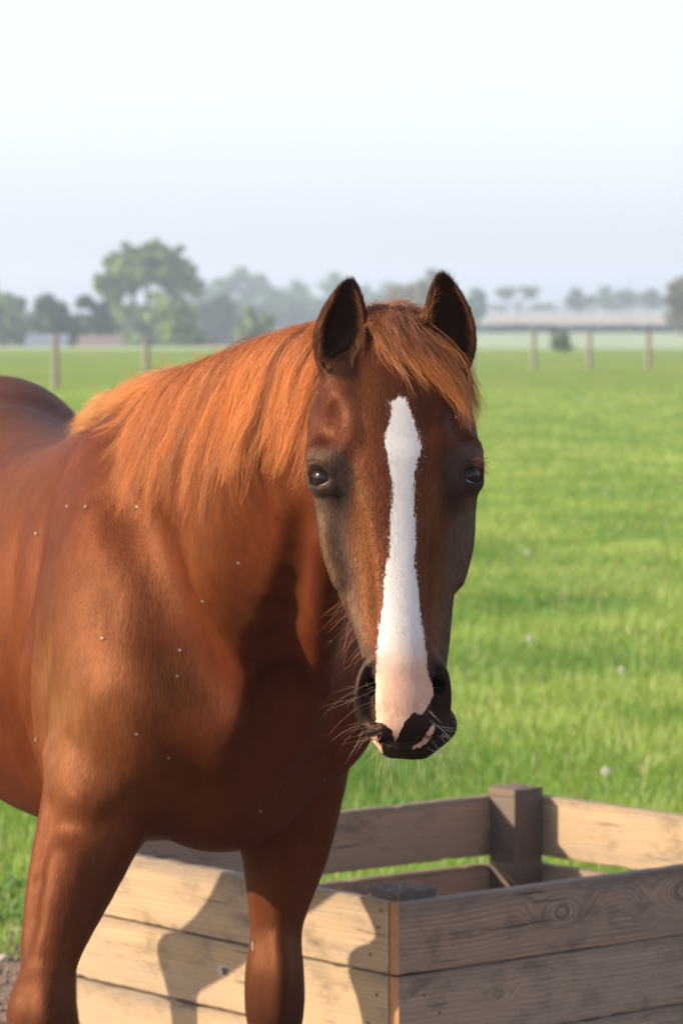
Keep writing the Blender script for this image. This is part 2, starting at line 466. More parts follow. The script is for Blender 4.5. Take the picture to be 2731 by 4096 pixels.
def tree(px, top, hw, d, kind, label, seed, n_cl=40, leaf=.34, per=52, lobes=None, low=.18, group=None, thin=1.0, name='tree', cr=1.0):
    """px, top and hw (half width) are read off the photograph at distance d"""
    rr = np.random.default_rng(seed)
    x = (px - 1365.5) / FPX * d
    g = float(ground_z(np.array([x]), np.array([d]))[0])
    H_ = EYE - (top - 1265.0) / FPX * d - g
    R_ = hw / FPX * d
    e = empty(name, (x, d, g)); tag(e, label, 'tree' if name != 'bush' else 'bush', group)
    # limbs
    V, Fc = [], []
    def limb(a, b, c, r0, r1):
        v, f = tube_mesh([a, ((np.array(a) + np.array(c)) / 2 + rr.normal(0, .03 * H_, 3)) if b is None else b, c], [r0, (r0 + r1) / 2, r1], 7)
        o = len(V); V.extend(v); Fc.extend([tuple(i + o for i in q) for q in f])
    tr_ = max(.05, H_ * .028)
    fork = H_ * rr.uniform(.25, .35)
    limb((0, 0, -.3), None, (rr.normal(0, .03 * H_), 0, fork), tr_, tr_ * .8)
    # clumps of foliage: an uneven crown
    lobes = lobes or [(0, .62, 1.0, .42)]
    C, Rr = [], []
    for k in range(n_cl):
        lx, lz, lw, lh = lobes[k % len(lobes)]
        v = rr.normal(0, 1, 3); v /= np.linalg.norm(v); rad = rr.uniform(.35, .93)
        c = np.array([lx * R_ + v[0] * rad * R_ * lw, v[1] * rad * R_ * .9 * lw, H_ * (lz + v[2] * rad * lh)])
        if c[2] < H_ * low: c[2] = H_ * (low + rr.uniform(0, .1))
        C.append(c); Rr.append(min(R_ * lw, H_ * lh) * rr.uniform(.18, .40) * cr)
    for k in range(0, n_cl, max(1, n_cl // 14)):
        limb((0, 0, fork * rr.uniform(.7, 1.0)), None, tuple(C[k] * .92), tr_ * .45, tr_ * .1)
    mesh_np('trunk', V, Fc, M_BARK, e, smooth=True)
    LV, tone = [], []
    for c, r in zip(C, Rr):
        m = int(1.5 * per * thin * rr.uniform(.7, 1.3))
        v = rr.normal(0, 1, (m, 3)); v /= np.linalg.norm(v, axis=1, keepdims=True)
        p = c + v * (r * rr.uniform(.25, 1.0, (m, 1)) ** .6) * np.array([1.15, 1.15, .85])
        u = rr.normal(0, 1, (m, 3)); u /= np.linalg.norm(u, axis=1, keepdims=True); w = np.cross(u, v); w /= np.linalg.norm(w, axis=1, keepdims=True) + 1e-6
        s = leaf * H_ / 9 * rr.uniform(.5, 1.2, (m, 1))
        LV.append(np.stack([p - u * s - w * s * .4, p + w * s * .6, p + u * s - w * s * .4, p - w * s * .9], 1))
        tone.append(np.repeat(np.clip(rr.normal(.5, .12) + rr.uniform(-.35, .35, m), 0, 1), 4))
    LV = np.concatenate(LV).reshape(-1, 3); LF = np.arange(len(LV)).reshape(-1, 4)
    o = mesh_np('crown', LV, LF, LEAF[kind], e)
    set_attr(o.data, 'tone', 'FLOAT', 'POINT', np.concatenate(tone))
    return e
G1 = 'trees left beyond the pasture'; G2 = 'wood on the horizon'; G3 = 'trees right on the horizon'
tree(30, 1140, 115, 330, 'mid', 'mid green tree at the far left edge of the picture', 1, 50, group=G1, lobes=[(0, .6, 1, .45), (-.6, .75, .6, .3)])
tree(-170, 1120, 130, 360, 'mid', 'green tree just outside the left edge', 2, 40, group=G1)
tree(215, 1148, 105, 290, 'dark', 'dark round tree above the leftmost fence post', 3, 60, group=G1, lobes=[(0, .62, 1, .42), (.1, .5, 1.1, .4)], low=.10)
tree(375, 1180, 85, 300, 'dark', 'dark low tree with drooping right side beside the tallest tree', 4, 46, group=G1, lobes=[(0, .6, 1, .42), (.4, .4, .8, .35)], low=.08)
tree(588, 948, 200, 320, 'light', 'tallest pale green tree with open spreading crown', 5, 190, leaf=.22, per=34, cr=.72, group=G1,
     lobes=[(-.35, .80, .55, .20), (.25, .84, .55, .17), (0, .58, .85, .30), (.65, .68, .45, .20), (-.75, .64, .35, .16), (0, .34, .62, .30)], low=.10)
tree(455, 1190, 60, 330, 'mid', 'small grey green tree under the left side of the tallest tree', 6, 30, group=G1, low=.08)
tree(715, 1165, 95, 270, 'light', 'bushy yellow green tree in front of the tallest tree', 7, 50, group=G1, low=.06, lobes=[(0, .55, 1, .46)])
tree(860, 1172, 80, 430, 'dark', 'blue green tree between the bushy tree and the small yellow one', 8, 50, group=G1, low=.06)
tree(1022, 1200, 85, 285, 'light', 'small yellow green tree above the neck of the horse', 9, 46, group=G1, lobes=[(-.35, .65, .6, .35), (.4, .6, .6, .35)], low=.10)
tree(125, 1215, 60, 420, 'mid', 'hazy low tree behind the dark tree at the left', 41, 26, group=G1)
tree(-20, 1165, 100, 560, 'mid', 'hazy far tree behind the leftmost trees', 42, 36, group=G2)
for i, (px, top, hw, d, kd, lb) in enumerate([
        (775, 1085, 75, 640, 'mid', 'hazy tree right behind the tallest pale tree'), (865, 1095, 80, 690, 'mid', 'low hazy tree in the wood, second from its left end'),
        (955, 1022, 85, 700, 'mid', 'highest round crown of the hazy wood'), (1075, 1062, 85, 720, 'mid', 'hazy crown right of the highest one in the wood'),
        (1190, 1088, 90, 700, 'mid', 'hazy crown in the middle of the wood'), (1290, 1095, 80, 740, 'mid', 'hazy crown left of the left ear'),
        (1370, 1062, 75, 720, 'mid', 'hazy crown whose top shows above the left ear'), (1465, 1120, 80, 700, 'mid', 'low hazy crown right of the left ear tip'),
        (1560, 1128, 80, 720, 'mid', 'low hazy crown between the two ears')]):
    tree(px, top, hw, d, kd, lb, 20 + i, 44, leaf=.3, per=46, group=G2, low=.04, lobes=[(0, .6, 1.05, .40), (0, .3, 1.15, .3)])
for i, (px, d) in enumerate([(820, 600), (900, 640), (1010, 600), (1120, 620), (1240, 640), (1400, 620), (1520, 640)]):
    tree(px, 1160 + (i % 3) * 12, 115, d, 'dark', 'shadowy lower tree at the foot of the hazy wood, number %s from its left end' % ('one', 'two', 'three', 'four', 'five', 'six', 'seven')[i],
         60 + i, 34, per=40, group=G2, low=.03, lobes=[(0, .5, 1.1, .48)])
tree(1640, 1120, 95, 420, 'olive', 'olive grey tree showing between the ears above the forelock', 10, 60, group=G3, low=.08, thin=.8)
tree(1745, 1078, 95, 400, 'olive', 'taller olive grey tree beside the right ear', 11, 60, group=G3, low=.08, thin=.7)
tree(1905, 1150, 50, 480, 'mid', 'narrow blue green tree just right of the right ear', 12, 40, group=G3, low=.05, lobes=[(0, .55, 1, .46)])
tree(2070, 1140, 95, 640, 'mid', 'arching tree with a gap under its crown', 13, 70, per=60, group=G3, lobes=[(-.55, .72, .45, .22), (0, .86, .7, .12), (.55, .78, .5, .22)], low=.32)
tree(2165, 1205, 60, 700, 'mid', 'low hazy tree right of the arching tree', 14, 30, group=G3, low=.04)
tree(1995, 1215, 55, 720, 'mid', 'low hazy tree left of the arching tree', 15, 26, group=G3, low=.04)
tree(2310, 1157, 66, 640, 'dark', 'round blue green tree standing alone on the stubble edge', 16, 50, group=G3, low=.05)
tree(2425, 1138, 50, 700, 'mid', 'tall narrow tree at the left of the far row', 17, 40, group=G3, low=.05, lobes=[(0, .55, 1, .46)])
tree(2510, 1152, 62, 700, 'mid', 'rounded tree in the middle of the far row', 18, 44, group=G3, low=.05)
tree(2600, 1152, 66, 680, 'dark', 'darker tree at the right of the far row', 19, 50, group=G3, low=.05)
tree(2725, 1078, 75, 330, 'olive', 'grey green tree cut by the right edge of the picture', 30, 60, group=G3, low=.05, lobes=[(0, .55, 1, .46)], thin=.9)
tree(2870, 1100, 110, 400, 'olive', 'grey green tree just outside the right edge', 31, 40, group=G3)
tree(2252, 1318, 48, 172, 'mid', 'small dark green bush between the first and second right fence posts', 32, 46, leaf=.6, per=40, low=.02, lobes=[(0, .55, .8, .42), (0, .18, 1.0, .18)], name='bush')
tree(2215, 1290, 20, 176, 'olive', 'thin dry bush rising left of the dark bush', 33, 22, leaf=.4, per=24, low=.02, lobes=[(0, .5, 1, .48)], name='bush')

# hedge lines between the far fields
def hedge(name, x0, x1, y, h, w, label, seed):
    rr = np.random.default_rng(seed); n = int((x1 - x0) * 38)
    c = np.stack([rr.uniform(x0, x1, n), y + rr.normal(0, w / 2, n), rr.uniform(.05, 1, n) ** .8 * h], 1)
    c[:, 2] *= .75 + .5 * vnoise(c, .25, 3)
    u = rr.normal(0, 1, (n, 3)); u /= np.linalg.norm(u, axis=1, keepdims=True); w_ = np.cross(u, rr.normal(0, 1, (n, 3))); w_ /= np.linalg.norm(w_, axis=1, keepdims=True)
    s = .28
    LV = np.stack([c - u * s - w_ * s, c + u * s - w_ * s, c + u * s + w_ * s, c - u * s + w_ * s], 1).reshape(-1, 3)
    o = mesh_np(name, LV, np.arange(len(LV)).reshape(-1, 4), LEAF['dark']); set_attr(o.data, 'tone', 'FLOAT', 'POINT', np.repeat(rr.random(n), 4))
    tag(o, label, 'hedge')
for i, (px, top, hw, lb) in enumerate([(290, 1245, 60, 'low dark tree in the gap between the two dark trees'), (480, 1232, 70, 'low dark tree at the left foot of the tallest tree'), (790, 1225, 75, 'low dark tree right of the bushy yellow green tree'),
        (940, 1215, 70, 'low dark tree left of the small yellow green tree'), (120, 1255, 70, 'low dark tree left of the dark round tree')]):
    tree(px, top, hw, 400 + 15 * i, 'dark', lb, 120 + i, 34, per=36, group=G1, low=.03, lobes=[(0, .5, 1.1, .48)])
hedge('hedge', 10, 60, 386, .55, .6, 'low dark hedge between the green field and the stubble field', 1)

# two low farm buildings half hidden at the left
def house(px, d, w, top, roof_col, label):
    x = (px - 1365.5) / FPX * d; g = float(ground_z(np.array([x]), np.array([float(d)]))[0])
    H_ = EYE - (top - 1265.0) / FPX * d - g; e = empty('farm_building', (x, d, g)); tag(e, label, 'house', 'farm buildings beyond the pasture')
    tw = NT('wall_render'); tw.bsdf((.24, .23, .21), .9); tr_ = NT('roof_tile'); tr_.bsdf(roof_col, .8); td = NT('window_dark'); td.bsdf((.05, .06, .07), .2)
    wh = H_ * .55; D = 6.0
    V = [(-w, 0, 0), (w, 0, 0), (w, D, 0), (-w, D, 0), (-w, 0, wh), (w, 0, wh), (w, D, wh), (-w, D, wh), (-w, D / 2, H_ - .1), (w, D / 2, H_ - .1)]
    mesh_np('wall', V, [(0, 1, 5, 4), (2, 3, 7, 6), (1, 2, 6, 9, 5), (3, 0, 4, 8, 7)], tw.m, e)
    o_ = .35
    V = [(-w - o_, -o_, wh - .15), (w + o_, -o_, wh - .15), (w + o_, D / 2, H_), (-w - o_, D / 2, H_), (w + o_, D + o_, wh - .15), (-w - o_, D + o_, wh - .15)]
    V2 = [(a, b, c - .12) for a, b, c in V]
    mesh_np('roof', V + V2, [(0, 1, 2, 3), (3, 2, 4, 5), (7, 6, 9, 8), (8, 9, 11, 10), (0, 6, 7, 1), (5, 4, 10, 11), (1, 7, 8, 2), (2, 8, 10, 4), (0, 3, 9, 6), (3, 5, 11, 9)], tr_.m, e)
    for k in (-.55, .1, .65):
        mesh_np('window', [(k * w - .5, -.03, wh * .35), (k * w + .5, -.03, wh * .35), (k * w + .5, -.03, wh * .75), (k * w - .5, -.03, wh * .75),
                           (k * w - .5, .05, wh * .35), (k * w + .5, .05, wh * .35), (k * w + .5, .05, wh * .75), (k * w - .5, .05, wh * .75)],
                [(0, 1, 2, 3), (0, 4, 5, 1), (1, 5, 6, 2), (2, 6, 7, 3), (3, 7, 4, 0)], td.m, e)
house(180, 262, 1.15, 1338, (.13, .15, .19), 'low building with blue grey roof beyond the leftmost fence post')
house(395, 262, 1.25, 1343, (.17, .115, .095), 'low building with red tiled roof between the two left fence posts')
for i, px in enumerate(range(1860, 2760, 72)):
    tree(px + (i * 37) % 23, 1198 + (i * 29) % 22, 66, 700 + (i * 53) % 60, 'mid', 'faint low tree in the farthest row, ' + ('behind the narrow tree by the ear', 'left of the arching tree', 'under the left of the arching tree', 'under the gap of the arching tree', 'right of the arching tree', 'left of the lone round tree', 'behind the lone round tree', 'right of the lone round tree', 'behind the tall narrow tree', 'behind the rounded middle tree', 'behind the darker end tree', 'left of the cut off tree', 'behind the cut off tree')[i], 90 + i, 26, per=30, group='farthest row of trees', low=.03, lobes=[(0, .5, 1.1, .48)])

# ---- haze over the land
hz_m = NT('haze_air')
for nd in list(hz_m.t.nodes):
    if nd != hz_m.out: hz_m.t.nodes.remove(nd)
pv = hz_m.n('ShaderNodeVolumePrincipled', ins={'Color': (.74, .88, 1.0, 1), 'Density': HAZE_DENSITY, 'Anisotropy': .25})
hz_m.link(pv.outputs[0], hz_m.out.inputs['Volume'])
bx = [(-420, 420), (-60, 1400), (-5.6, 19.0)]
V = [(x, y, z) for x in bx[0] for y in bx[1] for z in bx[2]]
hz_o = mesh_np('haze', V, [(0, 1, 3, 2), (4, 6, 7, 5), (0, 4, 5, 1), (2, 3, 7, 6), (0, 2, 6, 4), (1, 5, 7, 3)], hz_m.m)
hz_o['kind'] = 'stuff'
hz_o['label'] = 'thin summer haze over the fields'; hz_o['category'] = 'haze'
# ================================================================== WOODEN BOX
Z = np.array([0, 0, 1.0])
def wood(name, light, dark, knots=(), seed=0.0, grey=.5, RINGW=.14, TOPD=.55):
    """sawn softwood; local x runs along the plank, z across its face; knots = (x, z, size)"""
    t = NT(name)
    oc = t.n('ShaderNodeTexCoord').outputs['Object']
    s = t.n('ShaderNodeSeparateXYZ', ins={0: oc})
    x, y, z = s.outputs
    wob = t.noise(t.mapping(oc, (1.6, 6, 5), (seed, seed * .7, 0)), 1.0, 2, .5)
    v = t.math('ADD', z, t.math('MULTIPLY', t.math('SUBTRACT', wob, .5), .055))
    for kx, kz, ks in knots:
        dx = t.math('MULTIPLY', t.math('SUBTRACT', x, kx), .55); dz = t.math('SUBTRACT', z, kz)
        r = t.math('SQRT', t.math('ADD', t.math('MULTIPLY', dx, dx), t.math('MULTIPLY', dz, dz)))
        w = t.n('ShaderNodeMapRange', interpolation_type='SMOOTHSTEP', ins={'Value': r, 'From Min': ks * 2.4, 'From Max': ks * .8}).outputs[0]
        v = t.math('ADD', t.math('MULTIPLY', v, t.math('SUBTRACT', 1.0, w)), t.math('MULTIPLY', t.math('MULTIPLY', r, 1.3), w))
    ring = t.math('SINE', t.math('MULTIPLY', v, 520.0 + 40 * seed))
    ring = t.math('ADD', t.math('MULTIPLY', ring, .5), .5)
    ring2 = t.noise(t.n('ShaderNodeCombineXYZ', ins={0: t.math('MULTIPLY', x, .8), 1: y, 2: t.math('MULTIPLY', v, 90.0)}).outputs[0], 1.0, 3, .6)
    fib = t.noise(t.mapping(oc, (14, 240, 420), (seed, 0, seed)), 1.0, 4, .65)
    g = t.math('ADD', t.math('ADD', t.math('MULTIPLY', ring, RINGW), t.math('MULTIPLY', ring2, .55)), t.math('MULTIPLY', fib, .35))
    gm = t.n('ShaderNodeMapRange', ins={'Value': g, 'From Min': .35, 'From Max': .85}).outputs[0]
    c = t.mix(gm, light, dark)
    # weathering: grey film, thicker near edges, stains
    wn_ = t.noise(t.mapping(oc, (2.2, 9, 9), (seed * 2.1, 0, 0)), 1.0, 5, .65)
    c = t.mix(t.n('ShaderNodeMapRange', ins={'Value': wn_, 'From Min': .38, 'From Max': .68, 'To Max': grey}).outputs[0], c, (.245, .185, .132))
    st = t.noise(t.mapping(oc, (7, 20, 16), (0, 0, seed * 3)), 1.0, 5, .7)
    c = t.mix(t.n('ShaderNodeMapRange', ins={'Value': st, 'From Min': .50, 'From Max': .72, 'To Max': .75}).outputs[0], c, (.075, .055, .042))
    # dark weathered band along the upper edge, dark drying splits along the grain
    te_ = t.math('ADD', z, t.math('MULTIPLY', t.math('SUBTRACT', wn_, .5), .09))
    c = t.mix(t.n('ShaderNodeMapRange', ins={'Value': te_, 'From Min': .040, 'From Max': .074, 'To Max': TOPD}).outputs[0], c, (.115, .090, .075))
    cr = t.noise(t.mapping(oc, (3.0, 60, 95), (seed * 5, 0, 0)), 1.0, 3, .5)
    crm = t.n('ShaderNodeMapRange', ins={'Value': cr, 'From Min': .67, 'From Max': .70}).outputs[0]
    c = t.mix(t.math('MULTIPLY', crm, .8), c, (.035, .025, .02))
    for kx, kz, ks in knots:
        dx = t.math('MULTIPLY', t.math('SUBTRACT', x, kx), .8); dz = t.math('SUBTRACT', z, kz)
        r = t.math('ADD', t.math('SQRT', t.math('ADD', t.math('MULTIPLY', dx, dx), t.math('MULTIPLY', dz, dz))), t.math('MULTIPLY', t.math('SUBTRACT', fib, .5), .003))
        rim = t.math('MULTIPLY', t.n('ShaderNodeMapRange', ins={'Value': r, 'From Min': ks * .62, 'From Max': ks * .5}).outputs[0],
                     t.n('ShaderNodeMapRange', ins={'Value': r, 'From Min': ks * .28, 'From Max': ks * .42}).outputs[0])
        c = t.mix(t.math('MULTIPLY', rim, .6), c, (.06, .042, .034))
    h = t.math('SUBTRACT', t.math('ADD', t.math('MULTIPLY', fib, .7), t.math('MULTIPLY', gm, .8)), t.math('MULTIPLY', crm, 1.5))
    t.bsdf(c, .78, t.bump(h, .55, .003), **{'Specular IOR Level': .25})
    return t.m
WL, WD = (.37, .265, .150), (.22, .145, .080)
WOODS = [wood('plank_wood_%s' % k, WL, WD, seed=v, grey=gr) for k, v, gr in (('a', .3, .85), ('b', 1.7, .6), ('c', 3.1, .5))]
WOODIN = wood('inner_plank_wood', (.34, .22, .14), (.21, .13, .085), seed=2.2, grey=.55)
WOODB1 = wood('knotty_plank_wood', (.36, .245, .165), (.160, .100, .066), knots=((.445, .012, .030), (.80, .020, .040), (1.12, -.02, .03)), seed=.9, grey=.4, RINGW=.26)
WOODB2 = wood('knotty_plank_wood_low', (.38, .27, .185), (.20, .135, .092), knots=((.268, .010, .016), (.95, -.02, .02)), seed=2.6, grey=.4, RINGW=.22)
WOODP = wood('post_block_wood', (.150, .092, .058), (.070, .044, .030), seed=4.4, grey=.12)
t = NT('end_grain'); oc = t.n('ShaderNodeTexCoord').outputs['Object']
t.bsdf(t.mix(t.noise(t.mapping(oc, (60, 60, 60)), 1, 5, .7), (.36, .17, .065), (.17, .085, .040)), .85, t.bump(t.noise(oc, 300, 3), .5, .002)); WOODEND = t.m
t = NT('nail_steel'); t.bsdf((.06, .045, .04), .55, **{'Metallic': .6}); M_NAIL = t.m
t = NT('bolt_steel'); t.bsdf((.32, .31, .30), .4, **{'Metallic': .9}); M_BOLT = t.m

Az, Bz = math.radians(-39.5), math.radians(50.2)
DA = np.array([math.sin(Az), math.cos(Az), 0]); DB = np.array([math.sin(Bz), math.cos(Bz), 0])
TOPZ = .475
C0 = np.array([.1125, 7.50, 0.0])                       # near corner, outer edge
LA, LB = 1.17, 1.39
trough = empty('wooden_box', tuple(C0), 0)
tag(trough, 'weathered wooden plank box with corner posts standing beside the horse', 'wooden box')
rb = random.Random(9)
def plank(o, d, length, zc, mat, thick=.028, hgt=.145, name='plank', nails=None, outward=None, label=None):
    """o = start of the outer edge, d = direction, outward = normal of the outer face"""
    bm = bmesh.new()
    n_ = int(length / .018)
    jz = [rb.uniform(-1, 1) for _ in range(n_ + 1)]; jy = [rb.uniform(-1, 1) for _ in range(n_ + 1)]
    chips = [(rb.uniform(0, length), rb.uniform(.01, .035), rb.uniform(.001, .0045), rb.random() < .6) for _ in range(9)]
    rings = []
    ph, am = rb.uniform(0, 6), rb.uniform(.0008, .0022)
    for i in range(n_ + 1):
        x = length * i / n_
        q_ = x * 6.6
        w = am * math.sin(ph + q_ * .55); z1 = hgt / 2 + am * math.sin(ph * 1.3 + q_ * .4) * .8 + jz[i] * .0005; z0 = -hgt / 2 + am * math.sin(ph * 2.1 + q_ * .5) * .8 + jy[i] * .0005
        for cx_, cw_, cd_, up_ in chips:
            k_ = max(0.0, 1 - abs(x - cx_) / cw_) * cd_
            if up_: z1 -= k_
            else: z0 += k_
        b = .0034 + .0010 * jz[i]
        prof = [(0 + w, z0 + b), (b + w, z0), (thick - b + w, z0), (thick + w, z0 + b), (thick + w, z1 - b), (thick - b + w, z1), (b + w, z1), (0 + w, z1 - b)]
        rings.append([bm.verts.new((x, y, z)) for y, z in prof])
    for i in range(n_):
        for k in range(8):
            bm.faces.new((rings[i][k], rings[i][(k + 1) % 8], rings[i + 1][(k + 1) % 8], rings[i + 1][k]))
    for f_ in (bm.faces.new(rings[0][::-1]), bm.faces.new(rings[-1])): f_.material_index = 1
    bmesh.ops.recalc_face_normals(bm, faces=bm.faces)
    me_ = bpy.data.meshes.new(name); bm.to_mesh(me_); bm.free(); me_.materials.append(mat); me_.materials.append(WOODEND)
    ob = link_obj(name, me_, trough)
    inward = -np.asarray(outward, float)
    loc = np.asarray(o, float) - C0 + Z * zc
    M = Matrix([[d[i], inward[i], Z[i], loc[i]] for i in range(3)] + [[0, 0, 0, 1]])
    ob.matrix_local = M
    for (nx_, nz_) in (nails or []):
        V, Fc = tube_mesh([(nx_, -.0012, nz_), (nx_, .004, nz_)], .0034, 10)
        mesh_np('nail', V, Fc, M_NAIL, ob)
    if label: ob['label'] = label
    return ob
nA = -DB; nB = -DA                                     # outward normals of the two near walls
TH = .028
zs = [TOPZ - .0725 - k * .1485 for k in range(3)]
nailsA = [[(.030, .018), (.055, -.040), (.022, .052), (1.09, .02), (1.08, -.04)], [(.035, .030), (.062, -.030), (1.09, .02), (1.08, -.04)], [(.04, .03), (.06, -.03)]]
nailsB = [[(.062, .030), (.098, -.012), (.064, -.050), (1.33, .02)], [(.066, .030), (.108, -.010), (1.33, -.02)], [(.06, .02), (.1, -.03)]]
for k in range(3):
    # A wall starts behind the B planks' thickness; B planks run to the outer face of A
    A_ = plank(C0 + DA * (TH + .002), DA, LA - 2 * TH - .004, zs[k], WOODS[k], outward=nA, nails=nailsA[k])
    if k == 1: bolt_plank = A_
    plank(C0 + DB * .002, DB, LB, zs[k], [WOODB1, WOODB2, WOODB2][k], outward=nB, nails=nailsB[k])
CL = C0 + DA * LA; CR = C0 + DB * LB; CB = C0 + DA * LA + DB * LB
zb = [TOPZ - .0725, TOPZ - .0725 - .166, TOPZ - .0725 - .330]
for k in range(3):
    plank(CL, DB, LB, zb[k], WOODIN if k != 1 else WOODIN, outward=DA)
    plank(CR - DB * 0, DA, LA, zb[k], [WOODS[1], WOODS[2], WOODS[0]][k], outward=DB)
# corner posts
WOODP2 = wood('weathered_end_wood', (.120, .088, .064), (.045, .034, .026), seed=6.1, grey=.0)
def post(c, du, dv, top, size=.092, name='corner_post', rough=.0, label=None):
    bm = bmesh.new(); bmesh.ops.create_cube(bm, size=1)
    bmesh.ops.subdivide_edges(bm, edges=bm.edges, cuts=(11 if rough else 3), use_grid_fill=True)
    from mathutils import noise as mn
    for v in bm.verts:
        v.co = Vector((v.co.x * size, v.co.y * size, v.co.z * (top) + top / 2))
    for v in bm.verts:
        if v.co.z > top * .98:
            k = max(abs(v.co.x), abs(v.co.y)) / (size / 2)
            v.co.z += mn.noise(v.co * 35) * .006 * (1 + rough) - (k > .9) * .004
            if rough: v.co.z += mn.noise(v.co * 120) * .005 - max(0, mn.noise(Vector((v.co.x * 90, v.co.y * 25, 3))) - .15) * .016
            if rough: v.co.x += mn.noise(v.co * 60) * .006 * rough; v.co.y += mn.noise(v.co * 60 + Vector((5, 0, 0))) * .006 * rough
    me_ = bpy.data.meshes.new(name); bm.to_mesh(me_); bm.free(); me_.materials.append(WOODP2 if rough else WOODP)
    ob = link_obj(name, me_, trough)
    loc = np.asarray(c, float) + du * (size / 2 + .002) + dv * (size / 2 + .002) - C0
    ob.matrix_local = Matrix([[du[i], dv[i], Z[i], loc[i]] for i in range(3)] + [[0, 0, 0, 1]])
    if label: ob['label'] = label
    return ob
post(CB - DA * TH - DB * TH, -DA, -DB, TOPZ + .026, .092)
post(C0 + DA * TH + DB * TH, DA, DB, TOPZ + .018, .095, rough=1.0, label='cracked dark post end just above the near corner')
post(CL - DA * TH + DB * TH, -DA, DB, TOPZ - .01, .09)
post(CR + DA * TH - DB * TH, DA, -DB, TOPZ - .01, .09)
# hexagonal bolt with washer on the middle plank of the left wall
bx_ = bolt_plank
bt = empty('bolt', (0, 0, 0)); bt.parent = bx_; bt.location = (.535, 0, .012)
V, Fc = tube_mesh([(0, -.0005, 0), (0, -.003, 0)], .0135, 20); mesh_np('washer', V, Fc, M_BOLT, bx_).location = (.535, 0, .012)
bpy.data.objects.remove(bt)
V, Fc = tube_mesh([(0, -.003, 0), (0, -.012, 0)], .0085, 6); mesh_np('bolt', V, Fc, M_BOLT, bx_).location = (.535, 0, .012)
# splinter leaning against the back post
V, Fc = tube_mesh([(0, 0, 0), (.0, 0, .075)], [.0022, .0012], 4)
sp_ = mesh_np('splinter', V, Fc, WOODS[1], trough)
pp = CB - DA * (TH + .096) - DB * (TH + .10) - C0
sp_.location = tuple(pp + Z * (TOPZ - .20)); sp_.rotation_euler = (0, math.radians(-52), math.radians(-5))
# ================================================================== HORSE
# ---- distance-field primitives; every shape is (kind, data, op, k, box)
from concurrent.futures import ThreadPoolExecutor
RES = 0.0026
N_BODY_FUR = 420000
N_HEAD_FUR = 190000
PR = []

def _nrm(v):
    v = np.asarray(v, float); return v / (np.linalg.norm(v) + 1e-12)

def f_ell(p, c, M, r):
    q = (p - c) @ M.T
    k0 = np.sqrt(((q / r) ** 2).sum(-1)); k1 = np.sqrt(((q / (r * r)) ** 2).sum(-1)) + 1e-9
    return k0 * (k0 - 1.0) / k1

def f_seg(p, a, b, U, V, W, ra, rb):
    ab = b - a; L2 = (ab @ ab) + 1e-12
    t = np.clip(((p - a) @ ab) / L2, 0, 1)
    q = p - a - t[..., None] * ab
    r = ra + t[..., None] * (rb - ra)
    rm = np.minimum(r[..., 0], r[..., 1])
    l = np.stack([q @ U, q @ V, q @ W], -1) / np.stack([r[..., 0], r[..., 1], rm], -1)
    rr = np.stack([r[..., 0], r[..., 1], rm], -1)
    k0 = np.sqrt((l ** 2).sum(-1)); k1 = np.sqrt(((l / rr) ** 2).sum(-1)) + 1e-9
    return k0 * (k0 - 1.0) / k1

def add(kind, data, lo, hi, op='+', k=0.03):
    PR.append((kind, data, op, k, np.asarray(lo, float), np.asarray(hi, float)))

def ell(c, r, M=None, op='+', k=0.03):
    """ellipsoid, M rows = its axes"""
    c = np.asarray(c, float); r = np.asarray(r, float)
    M = np.eye(3) if M is None else np.array([_nrm(x) for x in M])
    e = np.sqrt(((M * r[:, None]) ** 2).sum(0))
    add('e', (c, M, r), c - e, c + e, op, k)

def axes(w, v=None):
    """orthonormal frame whose third axis is w, second near v"""
    w = _nrm(w); v = np.array([0, -1.0, 0.01]) if v is None else np.asarray(v, float)
    u = _nrm(np.cross(v, w)); v2 = np.cross(w, u)
    return np.array([u, v2, w])

def chain(pts, radii, side, op='+', k=0.03, sub=4):
    """smooth tube with elliptical sections; radii rows (along side, across); side = the width direction(s)"""
    pts = np.asarray(pts, float); radii = np.asarray(radii, float)
    if radii.ndim == 1: radii = np.stack([radii, radii], 1)
    side = np.asarray(side, float)
    if side.ndim == 1: side = np.repeat(side[None], len(pts), 0)
    n = len(pts)
    def cr(A, i, t):
        a, b, c, d = A[max(i - 1, 0)], A[i], A[i + 1], A[min(i + 2, n - 1)]
        return 0.5 * ((2 * b) + (c - a) * t + (2 * a - 5 * b + 4 * c - d) * t * t + (3 * b - a - 3 * c + d) * t ** 3)
    Q, R, S = [], [], []
    for i in range(n - 1):
        for j in range(sub):
            t = j / sub
            Q.append(cr(pts, i, t)); R.append(cr(radii, i, t)); S.append(side[i] * (1 - t) + side[i + 1] * t)
    Q.append(pts[-1]); R.append(radii[-1]); S.append(side[-1])
    for i in range(len(Q) - 1):
        a, b = Q[i], Q[i + 1]
        ax = _nrm(b - a); U = _nrm(S[i] - ax * (S[i] @ ax)); V = np.cross(ax, U)
        m = max(R[i].max(), R[i + 1].max())
        o = op if (i == 0 or op == '-') else 'm'
        add('s', (a, b, U, V, ax, R[i], R[i + 1]), np.minimum(a, b) - m, np.maximum(a, b) + m,
            '+' if i == 0 and op == '+' else ('c' if op == '+' else '-'), k)

def apply(kind, data, p):
    return f_ell(p, *data) if kind == 'e' else (f_seg(p, *data) if kind == 's' else data(p))

def combine(d, e, op, k):
    if op == '-':
        e = -e
        h = np.clip(0.5 - 0.5 * (d - e) / k, 0, 1)
        return d * (1 - h) + e * h + k * h * (1 - h)
    h = np.clip(0.5 + 0.5 * (e - d) / k, 0, 1)
    return e + (d - e) * h - k * h * (1 - h)

# a chain is merged as one shape: its links are min-ed into a buffer before the smooth union
def groups():
    g = []
    for pr in PR:
        if pr[2] == 'c': g[-1].append(pr)
        else: g.append([pr])
    return g

